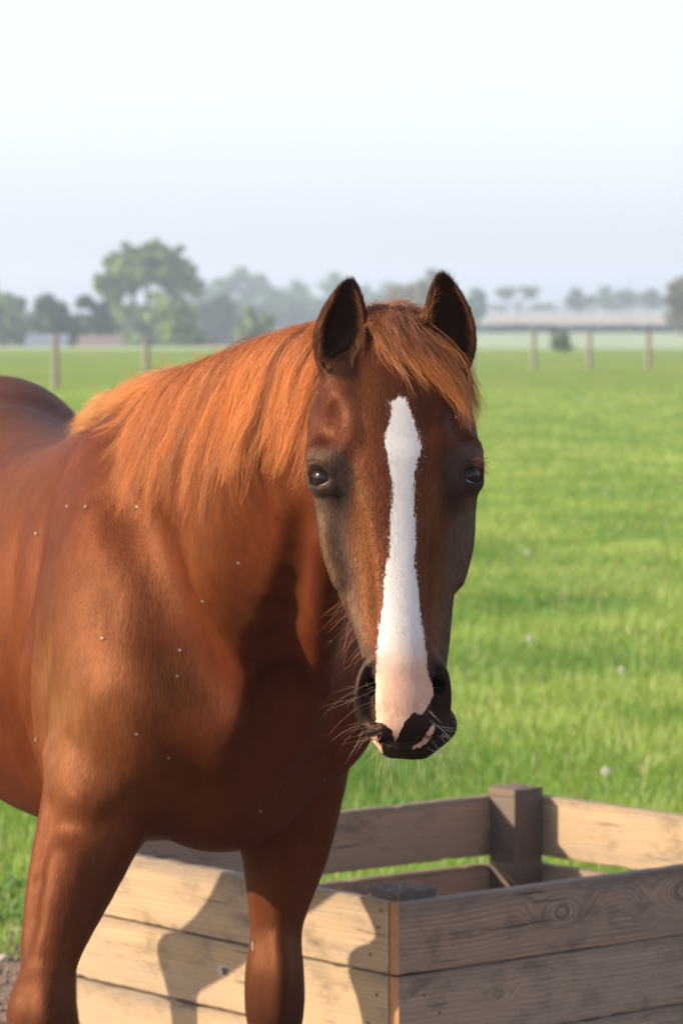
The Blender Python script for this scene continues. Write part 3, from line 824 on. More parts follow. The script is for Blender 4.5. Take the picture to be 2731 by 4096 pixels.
def sdf_blocks(B, cen, rad):
    """B (nb,m,3) float points, cen (nb,3) block centres, rad block half size"""
    D = np.full(B.shape[:2], 0.12, dtype=np.float32)
    for g in GR:
        lo = np.min([x[4] for x in g], 0); hi = np.max([x[5] for x in g], 0); k = g[0][3]
        mg = 1.7 * k + 0.04 + rad
        s = np.nonzero(np.all((cen > lo - mg) & (cen < hi + mg), axis=1))[0]
        if len(s) == 0: continue
        if len(g) == 1:
            e = apply(g[0][0], g[0][1], B[s])
        else:
            e = np.full((len(s), B.shape[1]), 0.3)
            cs = cen[s]
            for x in g:
                mm = 1.7 * k + 0.04 + rad[s]
                ss = np.nonzero(np.all((cs > x[4] - mm) & (cs < x[5] + mm), axis=1))[0]
                if len(ss):
                    e[ss] = np.minimum(e[ss], apply(x[0], x[1], B[s[ss]]))
        D[s] = combine(D[s], e, g[0][2], k)
    return D

def sdf(p):
    """signed distance at arbitrary points (N,3), grouped in small cells so shapes can be skipped"""
    p = np.asarray(p, float)
    cell = np.floor(p / 0.08).astype(np.int64)
    key = (cell[:, 0] + 500) * 1000000 + (cell[:, 1] + 500) * 1000 + (cell[:, 2] + 500)
    o = np.argsort(key, kind='stable'); ks = key[o]
    st = np.concatenate([[0], np.nonzero(np.diff(ks))[0] + 1]); en = np.concatenate([st[1:], [len(ks)]])
    cens = (cell[o[st]] + 0.5) * 0.08
    D = np.full(len(p), 0.06)
    po = p[o]
    for g in GR:
        lo = np.min([x[4] for x in g], 0); hi = np.max([x[5] for x in g], 0); k = g[0][3]
        mg = 1.7 * k + 0.08
        s = np.nonzero(np.all((cens > lo - mg) & (cens < hi + mg), axis=1))[0]
        if len(s) == 0: continue
        idx = np.concatenate([np.arange(st[i], en[i]) for i in s])
        q = po[idx]
        if len(g) == 1: e = apply(g[0][0], g[0][1], q)
        else:
            e = np.full(len(q), 0.3)
            for x in g:
                m = np.nonzero(np.all((q > x[4] - 1.7 * k - 0.04) & (q < x[5] + 1.7 * k + 0.04), axis=1))[0]
                if len(m): e[m] = np.minimum(e[m], apply(x[0], x[1], q[m]))
        D[idx] = combine(D[idx], e, g[0][2], k)
    r = np.empty(len(p)); r[o] = D
    return r

def grad(p, h=0.002):
    g = np.stack([sdf(p + np.eye(3)[i] * h) - sdf(p - np.eye(3)[i] * h) for i in range(3)], 1)
    return g / (np.linalg.norm(g, axis=1, keepdims=True) + 1e-9)

# ---- where the horse stands
F = np.array([0.383, -0.924, 0.0])            # forwards
L = np.array([0.924, 0.383, 0.0])             # to its left (right in the picture)
Z = np.array([0, 0, 1.0])
W0 = np.array([-0.297, 6.40, 0.0])            # under the withers
def T(f, l, z): return W0 + F * f + L * l + Z * z

# ---- trunk: (forward, half width, top, bottom)
TR = [(0.31, .165, 1.20, .86), (0.24, .205, 1.32, .800), (0.12, .205, 1.44, .775), (-.02, .190, 1.475, .755),
      (-.18, .222, 1.465, .735), (-.38, .272, 1.430, .725), (-.60, .300, 1.425, .740), (-.86, .290, 1.455, .80),
      (-1.12, .265, 1.505, .90), (-1.38, .250, 1.520, 1.00), (-1.58, .215, 1.47, 1.04), (-1.70, .12, 1.38, 1.1)]
chain([T(f, 0, (a + b) / 2) for f, w, a, b in TR], [(w, (a - b) / 2) for f, w, a, b in TR], L, k=.03, sub=2)
# withers ridge, loin
chain([T(.16, 0, 1.49), T(0, 0, 1.495), T(-.15, 0, 1.470), T(-.32, 0, 1.42)], [.035, .038, .04, .04], L, k=.07, sub=2)
# rump, thighs
for s in (-1, 1):
    ell(T(-1.26, s * .11, 1.32), (.165, .28, .20), (L, F, Z), k=.08)
    ell(T(-1.40 + (.10 if s > 0 else 0), s * .15, 1.10), (.12, .20, .30), (L, F, Z), k=.08)
    fo = .29 if s > 0 else -.36                # the left hind foot stands further forward
    chain([T(-1.32, s * .15, 1.05), T(-1.26 + fo * .5, s * .155, .86), T(-1.27 + fo * .9, s * .15, .66), T(-1.38 + fo, s * .165, .55)],
          [(.10, .17), (.075, .12), (.05, .075), (.045, .06)], L, k=.06, sub=3)
    chain([T(-1.40 + fo, s * .165, .57), T(-1.37 + fo, s * .165, .48), T(-1.35 + fo, s * .165, .30), T(-1.345 + fo, s * .165, .22), T(-1.31 + fo, s * .165, .12), T(-1.29 + fo, s * .165, .07)],
          [(.042, .055), (.035, .045), (.026, .034), (.034, .042), (.027, .033), (.045, .052)], L, k=.02, sub=3)
    chain([T(-1.285 + fo, s * .165, .075), T(-1.27 + fo, s * .165, .02)], [(.05, .055), (.06, .068)], L, k=.01, sub=1)

# ---- neck: crest / throat pairs with half widths
NK = [((-.345, 6.44, 1.455), (-.20, 6.14, .95), .160), ((-.262, 6.22, 1.503), (-.130, 5.98, 1.06), .145),
      ((-.175, 6.00, 1.543), (-.055, 5.82, 1.165), .118), ((-.080, 5.77, 1.581), (.010, 5.66, 1.255), .095),
      ((.005, 5.56, 1.604), (.060, 5.53, 1.325), .082), ((.062, 5.43, 1.570), (.082, 5.44, 1.39), .070), ((.085, 5.33, 1.50), (.088, 5.35, 1.41), .045)]
cs_, rr_, sd_ = [], [], []
for a, b, w in NK:
    a, b = np.array(a), np.array(b)
    cs_.append((a + b) / 2); rr_.append((w, np.linalg.norm(a - b) / 2))
for i, (a, b, w) in enumerate(NK):
    ax = cs_[min(i + 1, 6)] - cs_[max(i - 1, 0)]
    hv_ = (np.array(a) - np.array(b)) / 2; rr_[i] = (w, np.linalg.norm(hv_ - _nrm(ax) * (hv_ @ _nrm(ax))))
    sd_.append(_nrm(np.cross(ax, np.array(a) - np.array(b))))
chain(cs_, rr_, np.array(sd_), k=.10, sub=3)
crest = np.array([a for a, b, w in NK])
chain(crest[:5] + np.array([0, 0, -.03]), [.04, .036, .034, .032, .030], L, k=.07, sub=2)
crest = crest[:6]

# ---- shoulders, breast and forelegs; s=-1 is the horse's right (left in the picture)
for s in (-1, 1):
    # shoulder blade and its muscles
    chain([T(.00, s * .110, 1.39), T(.09, s * .165, 1.25), T(.20, s * .195, 1.10), T(.27, s * .190, 1.02)],
          [(.05, .095), (.062, .125), (.068, .115), (.062, .085)], L, k=.07, sub=3)
    # triceps mass down to the elbow
    chain([T(.05, s * .185, 1.16), T(.02, s * .205, 1.04), T(.04, s * .200, .94), T(.08, s * .185, .84)],
          [(.05, .12), (.060, .115), (.056, .10), (.045, .075)], L, k=.035, sub=3)
    # point of shoulder and breast muscle
    ell(T(.31, s * (.175 if s > 0 else .155), 1.01), (.075, .075, .11), (L, F, Z), k=.06)
    ell(T(.315, s * .095, .985), (.085, .060, .125), (L, F, Z), k=.05)
ell(T(.25, 0, .86), (.12, .14, .09), (L, F, Z), k=.06)

LEGS = {
    -1: dict(c=[(-.352, 6.17, .99), (-.392, 6.115, .86), (-.432, 6.06, .74), (-.462, 6.02, .645), (-.470, 6.00, .595), (-.478, 5.982, .545), (-.478, 5.985, .48), (-.478, 5.99, .42),
                (-.478, 6.0, .36), (-.476, 6.0, .27), (-.474, 5.985, .225), (-.468, 5.95, .15), (-.460, 5.92, .09)],
        r=[(.118, .13), (.092, .105), (.070, .085), (.050, .062), (.044, .052), (.055, .060), (.054, .058), (.036, .044), (.028, .036), (.028, .036), (.037, .042), (.030, .034), (.045, .048)]),
    1: dict(c=[(-.085, 6.30, .99), (-.090, 6.30, .88), (-.098, 6.30, .76), (-.108, 6.30, .66), (-.110, 6.295, .605), (-.112, 6.283, .553), (-.112, 6.285, .485), (-.112, 6.29, .42),
               (-.112, 6.30, .36), (-.112, 6.30, .27), (-.112, 6.285, .225), (-.108, 6.25, .15), (-.104, 6.22, .09)],
       r=[(.110, .13), (.094, .11), (.070, .085), (.048, .060), (.0425, .051), (.049, .057), (.049, .056), (.035, .043), (.027, .035), (.027, .035), (.036, .041), (.029, .033), (.045, .048)]),
}
for s, lg in LEGS.items():
    chain(lg['c'], lg['r'], L, k=.055, sub=3)
    c = [np.array(x) for x in lg['c']]
    a = c[-1]
    chain([a, a + F * .012 - Z * .06], [(.048, .052), (.058, .066)], L, k=.008, sub=1)   # hoof
    # muscle bellies on the forearm, front and outside
    chain([c[1] + F * .05 + L * s * .03, c[2] + F * .04 + L * s * .022, c[3] + F * .032 + L * s * .012], [.045, .040, .022], L, k=.025, sub=3)
    chain([c[1] - F * .01 + L * s * .055, c[2] - F * .01 + L * s * .040, c[3] - F * .01 + L * s * .025], [.036, .030, .018], L, k=.02, sub=3)
    chain([c[2] + F * .058 - L * s * .012, c[3] + F * .042 - L * s * .012, c[4] + F * .034 - L * s * .010], [.022, .018, .012], L, k=.018, sub=3)

# grooves between the muscles of the forearms
for s in (-1, 1):
    c = [np.array(x) for x in LEGS[s]['c']]
    chain([c[1] + F * .03 + L * s * .100, c[2] + F * .025 + L * s * .078, c[3] + F * .02 + L * s * .056], [.008, .011, .007], L, op='-', k=.025, sub=2)
    chain([c[4] + F * .050 - L * .014, c[5] + F * .058 - L * .010, c[6] + F * .052 - L * .012], [.014, .016, .012], L, k=.02, sub=2)

# ---- neck relief: the long neck muscle and the groove under it
chain([(.000, 5.60, 1.50), (-.105, 5.76, 1.40), (-.165, 5.90, 1.24), (-.14, 5.98, 1.10)], [.05, .06, .06, .05], L, k=.05, sub=3)

# grooves and folds of the shoulder, neck and breast
chain([(-.366, 6.098, 1.371), (-.328, 6.002, 1.295), (-.292, 5.952, 1.20), (-.250, 5.930, 1.113), (-.20, 5.926, 1.04)], [.012, .018, .022, .020, .014], L, op='-', k=.08, sub=2)
chain([(-.070, 5.595, 1.337), (-.069, 5.662, 1.258), (-.085, 5.782, 1.172), (-.113, 5.894, 1.084)], [.018, .024, .024, .018], L, op='-', k=.045, sub=2)
chain([(-.010, 5.604, 1.31), (-.018, 5.710, 1.23), (-.028, 5.85, 1.14), (-.035, 6.01, 1.06)], [.027, .027, .025, .018], L, k=.05, sub=2)
chain([(-.098, 5.948, 1.07), (-.100, 5.955, 1.0), (-.120, 5.982, .91)], [.018, .024, .018], L, op='-', k=.05, sub=2)
chain([(-.455, 6.135, .93), (-.42, 6.080, .905), (-.365, 6.055, .890), (-.335, 6.065, .865)], [.030, .040, .036, .026], L, k=.035, sub=2)
chain([(-.480, 6.025, .838), (-.418, 5.980, .838), (-.364, 5.992, .832)], [.012, .015, .010], L, op='-', k=.035, sub=2)
ell((-.336, 6.040, .835), (.016, .020, .045), k=.022)
ell((-.347, 6.040, 1.313), (.008, .014, .034), op='-', k=.03)
chain([(-.565, 6.345, 1.24), (-.558, 6.300, 1.10), (-.548, 6.300, .96), (-.535, 6.290, .85)], [.020, .028, .030, .024], L, op='-', k=.04, sub=2)

# ---- head frame: x to the right in the picture, y out of the face, z up the face
PH, PS, RO = math.radians(17.0), math.radians(2.5), math.radians(-0.9)
hy = np.array([math.sin(PS) * math.cos(PH), -math.cos(PS) * math.cos(PH), math.sin(PH)])
hx = _nrm(np.array([math.cos(PS), math.sin(PS), 0.0]))
hz = np.cross(hx, -hy); hz = _nrm(hz)
hx, hz = hx * math.cos(RO) + hz * -math.sin(RO) * -1, hz * math.cos(RO) - hx * math.sin(RO) * -1
hx = _nrm(hx - hz * (hx @ hz))
HO = P(1590, 1900, 5.135)
HM = np.array([hx, hy, hz])
def H(x, y, z): return HO + hx * x + hy * y + hz * z
def to_head(p): return (p - HO) @ HM.T

FACE = np.array([  # z, front, middle, back, half width, power
    (.245, -.085, -.11, -.14, .020, 2.0), (.225, -.060, -.11, -.17, .045, 2.0), (.19, -.034, -.10, -.19, .062, 2.1), (.15, -.012, -.085, -.19, .078, 2.2),
    (.10, .002, -.08, -.19, .090, 2.3), (.05, .006, -.075, -.18, .096, 2.4), (.01, .004, -.07, -.17, .096, 2.4),
    (-.04, -.003, -.07, -.16, .096, 2.3), (-.09, -.008, -.07, -.15, .092, 2.1), (-.14, -.010, -.07, -.14, .083, 1.95),
    (-.19, -.009, -.065, -.13, .069, 1.9), (-.235, -.007, -.06, -.115, .055, 2.0), (-.27, -.004, -.055, -.105, .049, 2.1),
    (-.305, -.002, -.05, -.10, .048, 2.2), (-.335, -.006, -.05, -.095, .046, 2.2), (-.36, -.018, -.05, -.09, .040, 2.1), (-.380, -.040, -.055, -.075, .026, 2.0)])
_z = np.linspace(-.385, .25, 128)
_tb = np.stack([np.interp(_z, FACE[::-1, 0], FACE[::-1, j]) for j in range(6)], 1)
for _ in range(14):
    _tb[1:-1] = (_tb[:-2] + 2 * _tb[1:-1] + _tb[2:]) / 4
_tb[:, 0] = _z; FACE = _tb[::-1].copy()
def f_face(p):
    q = to_head(p)
    z = q[..., 2]
    zs = FACE[::-1, 0]
    I = [np.interp(z, zs, FACE[::-1, j]) for j in range(1, 6)]
    yf, ym, yb, w, pw = I
    dy = q[..., 1] - ym
    h = np.where(dy > 0, yf - ym, ym - yb)
    G = ((np.abs(q[..., 0]) / w) ** pw + (np.abs(dy) / h) ** pw) ** (1 / pw)
    d = (G - 1) * np.minimum(w, h) * 0.9
    return np.maximum(d, np.maximum(z - .25, -.377 - z))
def hbox(lo, hi):
    c = np.array([H(x, y, z) for x in (lo[0], hi[0]) for y in (lo[1], hi[1]) for z in (lo[2], hi[2])])
    return c.min(0), c.max(0)
lo, hi = hbox((-.12, -.2, -.41), (.12, .02, .26))
add('f', f_face, lo, hi, '+', .035)

def hell(c, r, ax=None, op='+', k=.02):
    """ellipsoid given in head coordinates; ax rows = its axes in head coordinates"""
    M = HM if ax is None else np.array([_nrm(x) @ HM for x in np.asarray(ax, float)])
    ell(H(*c), r, M, op, k)
def hchain(pts, radii, side=(1, 0, 0), op='+', k=.02, sub=3):
    chain([H(*x) for x in pts], radii, np.asarray(side, float) @ HM, op, k, sub)

for s in (-1, 1):
    jx = .006
    # cheek muscle and jaw
    hell((s * .052, -.150, -.01), (.035, .105, .125), k=.03)
    hchain([(s * .052 + jx * .3, -.205, -.02), (s * .045 + jx, -.188, -.12), (s * .036 + jx * 1.8, -.150, -.185), (s * .026 + jx * 2.5, -.115, -.25), (s * .016 + jx * 3, -.095, -.305)],
           [(.032, .045), (.033, .045), (.029, .036), (.025, .030), (.026, .028)], k=.03)
    # cheek bone arch, brow ridge
    hchain([(s * .101, -.105, .115), (s * .107, -.085, .075), (s * .106, -.065, .045)], [.009, .011, .010], k=.025)
    hchain([(s * .104, -.052, .050), (s * .086, -.026, .045), (s * .062, -.024, .050)], [.012, .012, .009], k=.03)
    hchain([(s * .060, -.030, .052), (s * .069, -.027, .085), (s * .070, -.034, .125), (s * .064, -.052, .16)], [.009, .011, .011, .009], k=.028)
    # hollow above the eye
    hell((s * .091, -.022, .080), (.012, .022, .026), ax=((1, 0, s * .25), (0, 1, 0), (-s * .25, 0, 1)), op='-', k=.028)
    # facial crest
    hchain([(s * .097, -.060, -.030), (s * .092, -.060, -.085), (s * .080, -.055, -.132)], [.010, .010, .007], k=.024)
    # hollow between nose and cheek
    hchain([(s * .082, -.008, -.06), (s * .073, -.008, -.13), (s * .061, -.006, -.20)], [.015, .018, .014], op='-', k=.035)
    hchain([(s * .078, -.09, -.165), (s * .075, -.095, -.205), (s * .072, -.085, -.235)], [.012, .014, .010], op='-', k=.03)
    # eye socket: lids around the ball
    hell((s * .094, -.042, .010), (.026, .026, .025), k=.032)
    hchain([(s * .114, -.040, .0235), (s * .105, -.0215, .0260), (s * .088, -.018, .0135)], [.0046, .0055, .0044], k=.010)
    hchain([(s * .114, -.042, -.003), (s * .105, -.027, -.011), (s * .090, -.020, -.013)], [.0040, .0045, .0040], k=.012)
    hell((s * .1085, -.0265, .0065), (.0190, .020, .0118), ax=((s * .55, -.70, .45), (s * .8, .6, 0), (-s * .30, .32, .90)), op='-', k=.004)
    # nostril wing and opening
    hchain([(s * .038, -.020, -.254), (s * .050, -.022, -.270), (s * .0575 - (s > 0) * .003, -.030, -.296), (s * .056 - (s > 0) * .003, -.038, -.322), (s * .049, -.038, -.340), (s * .036, -.030, -.348)],
           [.010, .0105, .0108, .0105, .010, .010], k=.014)
    # ear muscles at the base
    hell((s * .062, -.085, .135), (.032, .040, .060), k=.05)
# upper lip, lower lip, chin
hchain([(0, -.016, .02), (0, -.016, -.10), (0, -.014, -.20), (0, -.012, -.26)], [(.034, .014), (.030, .014), (.028, .014), (.026, .012)], k=.03)
hell((0, -.024, -.302), (.044, .024, .048), k=.014)
hell((0, -.042, -.342), (.045, .034, .022), k=.016)
hchain([(-.030, -.054, -.346), (0.0, -.042, -.354), (.032, -.054, -.342)], [.013, .014, .013], k=.012)
hell((.028, -.090, -.330), (.048, .034, .034), k=.012)
hchain([(-.016, -.066, -.368), (.022, -.058, -.374), (.056, -.070, -.350)], [.008, .009, .009], k=.010)
hchain([(-.052, -.062, -.340), (-.032, -.036, -.3575), (.004, -.024, -.366), (.036, -.034, -.353), (.057, -.070, -.326)], [.003, .003, .003, .003, .003], op='-', k=.007)
# nostril openings, cut last
for s in (-1, 1):
    hchain([(s * .0425, -.006, -.264), (s * .0490, -.010, -.277), (s * .0505, -.014, -.296), (s * .0480, -.018, -.316), (s * .0430, -.018, -.333), (s * .0365, -.014, -.343)],
           [.0040, .0075, .0090, .0085, .0065, .0030], op='-', k=.004)
    hchain([(s * .046, -.020, -.290), (s * .038, -.036, -.282), (s * .028, -.048, -.268)], [.0095, .0095, .008], op='-', k=.004)
# poll between the ears
hell((0, -.10, .205), (.055, .06, .035), k=.04)

# ---- ears: tapered cups open to the front
EARS = {}
for s, bx, tx, tz in ((-1, -.070, -.055, .290), (1, .077, .072, .296)):
    b = np.array([bx, -.062, .145]); up = _nrm(np.array([0, .30, .95]))
    t_ = np.array([tx, -.062 + .30 * (tz - .15), tz])
    EARS[s] = (b, t_)
    def f_ear(p, b=b, t_=t_, s=s):
        q = to_head(p)
        ax = t_ - b; Ln = np.linalg.norm(ax); ax = ax / Ln
        op_ = _nrm(np.array([s * .16, 1.0, -.3])); op_ = _nrm(op_ - ax * (op_ @ ax)); sd = np.cross(ax, op_)
        r = q - b
        h = (r @ ax) / Ln
        ho = np.clip(h, 0, 1)
        # outline: narrow root, widest a third up, pointed tip leaning inwards
        wt = np.interp(ho, [0, .08, .2, .35, .5, .65, .8, .9, .97, 1.0], [.021, .029, .0355, .0390, .0385, .0340, .0250, .0170, .0095, .004])
        dt = np.interp(ho, [0, .2, .5, .8, 1.0], [.028, .028, .024, .014, .005])
        sx = r @ sd + s * .006 * np.sin(ho * math.pi); sy = r @ op_
        def el(a, b_, cx, cy):
            g = np.sqrt(((sx - cx) / a) ** 2 + ((sy - cy) / b_) ** 2)
            return (g - 1) * np.minimum(a, b_) * .95
        o = el(wt, dt, 0, 0)
        o = np.maximum(o, (np.maximum(h - 1, -.1 - h)) * Ln)
        sm = np.clip((ho - .02) / .22, .05, 1) ** .7
        i = el(np.maximum(wt - .0065, .0003) * sm, np.maximum(dt * 1.25 - .006, .0003), 0, dt * .55)
        i = np.maximum(i, np.maximum(h - .965, .04 - h) * Ln)
        front = sy - dt * (.62 + 2.5 * np.clip(.18 - ho, 0, 1))                                 # cut the front open
        o2 = np.maximum(o, np.where((h > .12) & (h < 1.1), front, -1))
        return np.maximum(o2, -i)
    lo, hi = hbox((b[0] - .045, b[1] - .04, .12), (b[0] + .045, b[1] + .10, tz + .01))
    add('f', f_ear, lo, hi, '+', .007)

GR = groups()

def smooth01(a, b, x):
    t = np.clip((x - a) / (b - a), 0, 1); return t * t * (3 - 2 * t)

# ---- surface nets over the sparse blocks that hold the surface
def build_surface(res):
    nb = 8
    lo = np.min([x[4] for x in PR], 0) - .08; hi = np.max([x[5] for x in PR], 0) + .08
    # the grid is finer where the head is: per axis a table of coordinates
    fine = [(-.075, .235), (4.93, 5.42), (1.17, 1.80)]
    tab, n = [], []
    for j in range(3):
        c, v = [lo[j]], lo[j]
        while v < hi[j]:
            o = max(fine[j][0] - v, v - fine[j][1], 0)
            v += min(res * 2.1, res + o * .03); c.append(v)
        while (len(c) - 1) % nb: c.append(c[-1] + res * 2)
        n.append((len(c) - 1) // nb); tab.append(np.array(c + [c[-1] + res * 2]))
    n = np.array(n)
    def W_(g):
        return np.stack([np.interp(g[..., j], np.arange(len(tab[j])), tab[j]) for j in range(3)], -1)
    def centres(idx): return (W_(idx * nb) + W_(idx * nb + nb)) / 2
    def halfs(idx): return (W_(idx * nb + nb) - W_(idx * nb)) / 2
    I = np.stack(np.meshgrid(*[np.arange(k) for k in n], indexing='ij'), -1).reshape(-1, 3)
    # coarse test at block centres
    keep = []
    for c in range(0, len(I), 400000):
        ii = I[c:c + 400000]; cc = centres(ii); hh = halfs(ii)
        d = sdf_blocks(cc[:, None, :], cc, hh)[:, 0]
        keep.append(ii[np.abs(d) < np.linalg.norm(hh, axis=1) * 1.5 + .006])
    I = np.concatenate(keep)
    m = nb + 1
    off = np.stack(np.meshgrid(*[np.arange(m)] * 3, indexing='ij'), -1).reshape(-1, 3)
    big = (n + 1) * nb + 4
    def gid(c): return (c[..., 0].astype(np.int64) * big[1] + c[..., 1]) * big[2] + c[..., 2]
    V, K, E = [], [], [[], [], []]
    def field(c):
        ii = I[c:c + 1500]
        return sdf_blocks(W_(ii[:, None, :] * nb + off[None]), centres(ii), halfs(ii)).reshape(-1, m, m, m)
    starts = list(range(0, len(I), 1500))
    pool = ThreadPoolExecutor(4)
    for c, D in zip(starts, pool.map(field, starts)):
        ii = I[c:c + 1500]
        base = ii * nb
        s = D < 0
        cs = [s[:, a:a + nb, b:b + nb, e:e + nb] for a in (0, 1) for b in (0, 1) for e in (0, 1)]
        cnt = sum(x.astype(np.int8) for x in cs)
        act = np.nonzero((cnt > 0) & (cnt < 8))
        cell = base[act[0]] + np.stack(act[1:], 1)
        corner = {(a, b, e): D[act[0], act[1] + a, act[2] + b, act[3] + e].astype(np.float64) for a in (0, 1) for b in (0, 1) for e in (0, 1)}
        acc = np.zeros((len(cell), 3)); w = np.zeros(len(cell))
        for ax in range(3):
            for u in (0, 1):
                for v in (0, 1):
                    k0 = [0, 0, 0]; k0[(ax + 1) % 3] = u; k0[(ax + 2) % 3] = v
                    k1 = list(k0); k1[ax] = 1
                    a, b = corner[tuple(k0)], corner[tuple(k1)]
                    x = (a < 0) != (b < 0)
                    t = np.where(x, a / np.where(x, a - b, 1), 0)
                    pt = np.tile(np.array(k0, float), (len(cell), 1)); pt[:, ax] = t
                    acc += pt * x[:, None]; w += x
        V.append(W_(cell + acc / w[:, None])); K.append(gid(cell))
        # edges leaving the low corner of a cell
        c0 = corner[(0, 0, 0)] < 0
        for ax in range(3):
            k1 = [0, 0, 0]; k1[ax] = 1
            c1 = corner[tuple(k1)] < 0
            x = c0 != c1
            E[ax].append(np.concatenate([cell[x], c0[x][:, None]], 1))
    V = np.concatenate(V); K = np.concatenate(K)
    o = np.argsort(K); Ks = K[o]; V = V[o]
    faces = []
    for ax in range(3):
        e = np.concatenate(E[ax]); cell = e[:, :3]; inside = e[:, 3] > 0
        d1 = np.zeros(3, int); d1[(ax + 1) % 3] = 1
        d2 = np.zeros(3, int); d2[(ax + 2) % 3] = 1
        q = [cell, cell - d1, cell - d1 - d2, cell - d2]
        ids = []; ok = np.ones(len(cell), bool)
        for x in q:
            k = gid(x); j = np.clip(np.searchsorted(Ks, k), 0, len(Ks) - 1)
            ok &= Ks[j] == k; ids.append(j)
        f = np.stack(ids, 1)
        f = np.where(inside[:, None], f, f[:, ::-1])
        faces.append(f[ok])
    return V, np.concatenate(faces)

def smooth_mesh(V, Fc, it=2, lam=.5):
    a = np.concatenate([Fc[:, 0], Fc[:, 1], Fc[:, 2], Fc[:, 3]]); b = np.concatenate([Fc[:, 1], Fc[:, 2], Fc[:, 3], Fc[:, 0]])
    cnt = np.bincount(a, minlength=len(V)) + np.bincount(b, minlength=len(V))
    for _ in range(it):
        S = np.stack([np.bincount(a, V[b, j], len(V)) + np.bincount(b, V[a, j], len(V)) for j in range(3)], 1)
        V = V + lam * (S / cnt[:, None] - V)
    return V

import time as _time
_t = _time.time()
HV, HF = build_surface(RES)
HV = smooth_mesh(HV, HF, 3, .5)
_hl = to_head(HV)
_hm = smooth01(-.26, -.18, _hl[:, 1]) * (_hl[:, 2] < .33) * smooth01(-.44, -.41, _hl[:, 2]) * smooth01(.17, .14, np.abs(_hl[:, 0])) * smooth01(5.47, 5.40, HV[:, 1])
_sv = smooth_mesh(HV, HF, 11, .5)
HV = HV * _hm[:, None] + _sv * (1 - _hm[:, None])           # muscles flow into each other outside the head
_hl = to_head(HV)                                  # the thin ear rims get a little more
_em = (_hl[:, 2] + .30 * _hl[:, 1] > .14) & (np.abs(_hl[:, 0]) < .12) & (np.abs(_hl[:, 0]) > .025) & (_hl[:, 1] > -.10) & (_hl[:, 2] > .16)
_sv = smooth_mesh(HV, HF, 6, .5)
HV[_em] = _sv[_em]
print('horse mesh', len(HV), len(HF), 'in', round(_time.time() - _t, 1))
# ------------------------------------------------------------------ colours of the horse
def face_plane(px, py, y0=0.0):
    """where the sight line of a photograph pixel meets the plane of the face, in head x, z"""
    o = to_head(np.array([0, 0, EYE])); d = (P(px, py, 1.0) - np.array([0, 0, EYE])) @ HM.T
    t = (y0 - o[1]) / d[1]
    q = o + d * t
    return q[0], q[2]

def poly_sd(x, z, poly):
    """signed distance to a closed outline, positive inside"""
    A = np.array(poly); Bq = np.roll(A, -1, 0)
    best = np.full(len(x), 9.0); ins = np.zeros(len(x), bool)
    for (ax, az), (bx, bz) in zip(A, Bq):
        ex, ez = bx - ax, bz - az
        t = np.clip(((x - ax) * ex + (z - az) * ez) / (ex * ex + ez * ez + 1e-12), 0, 1)
        best = np.minimum(best, np.hypot(x - ax - t * ex, z - az - t * ez))
        c = ((az > z) != (bz > z)) & (x < (bx - ax) * (z - az) / (bz - az + 1e-12) + ax)
        ins ^= c
    return np.where(ins, best, -best)

_bl = [(1587, 1592, 1621), (1612, 1556, 1630), (1635, 1563, 1635), (1681, 1557, 1655), (1739, 1540, 1672), (1785, 1533, 1685), (1825, 1546, 1678),
       (1865, 1555, 1667), (1911, 1560, 1658), (1968, 1569, 1655), (2026, 1564, 1658), (2112, 1560, 1661), (2164, 1556, 1664), (2224, 1552, 1657),
       (2262, 1542, 1661), (2327, 1531, 1671), (2397, 1531, 1676), (2468, 1524, 1683), (2538, 1512, 1699), (2608, 1505, 1706), (2678, 1505, 1711),
       (2730, 1484, 1722), (2755, 1463, 1736), (2795, 1470, 1728)]
BLAZE = [face_plane(l, y) for y, l, r in _bl] + [face_plane(r, y) for y, l, r in _bl[::-1]]
PINK = [face_plane(*q) for q in [(1500, 2700), (1463, 2745), (1466, 2795), (1486, 2842), (1508, 2877), (1528, 2884), (1549, 2900), (1568, 2914), (1577, 2938), (1584, 2952),
        (1596, 2935), (1605, 2912), (1618, 2886), (1640, 2862), (1659, 2850), (1685, 2858), (1700, 2840), (1715, 2815), (1733, 2776), (1738, 2745), (1712, 2700)]]
LIPL = [face_plane(*q) for q in [(1488, 2930), (1512, 2934), (1530, 2962), (1538, 2985), (1515, 2992), (1495, 2968)]]
LIPR = [face_plane(*q) for q in [(1738, 2882), (1744, 2905), (1724, 2940), (1690, 2968), (1655, 2980), (1652, 2970), (1690, 2950), (1712, 2918)]]



def mixc(c, d, f): return c * (1 - f[:, None]) + np.asarray(d)[None] * f[:, None]

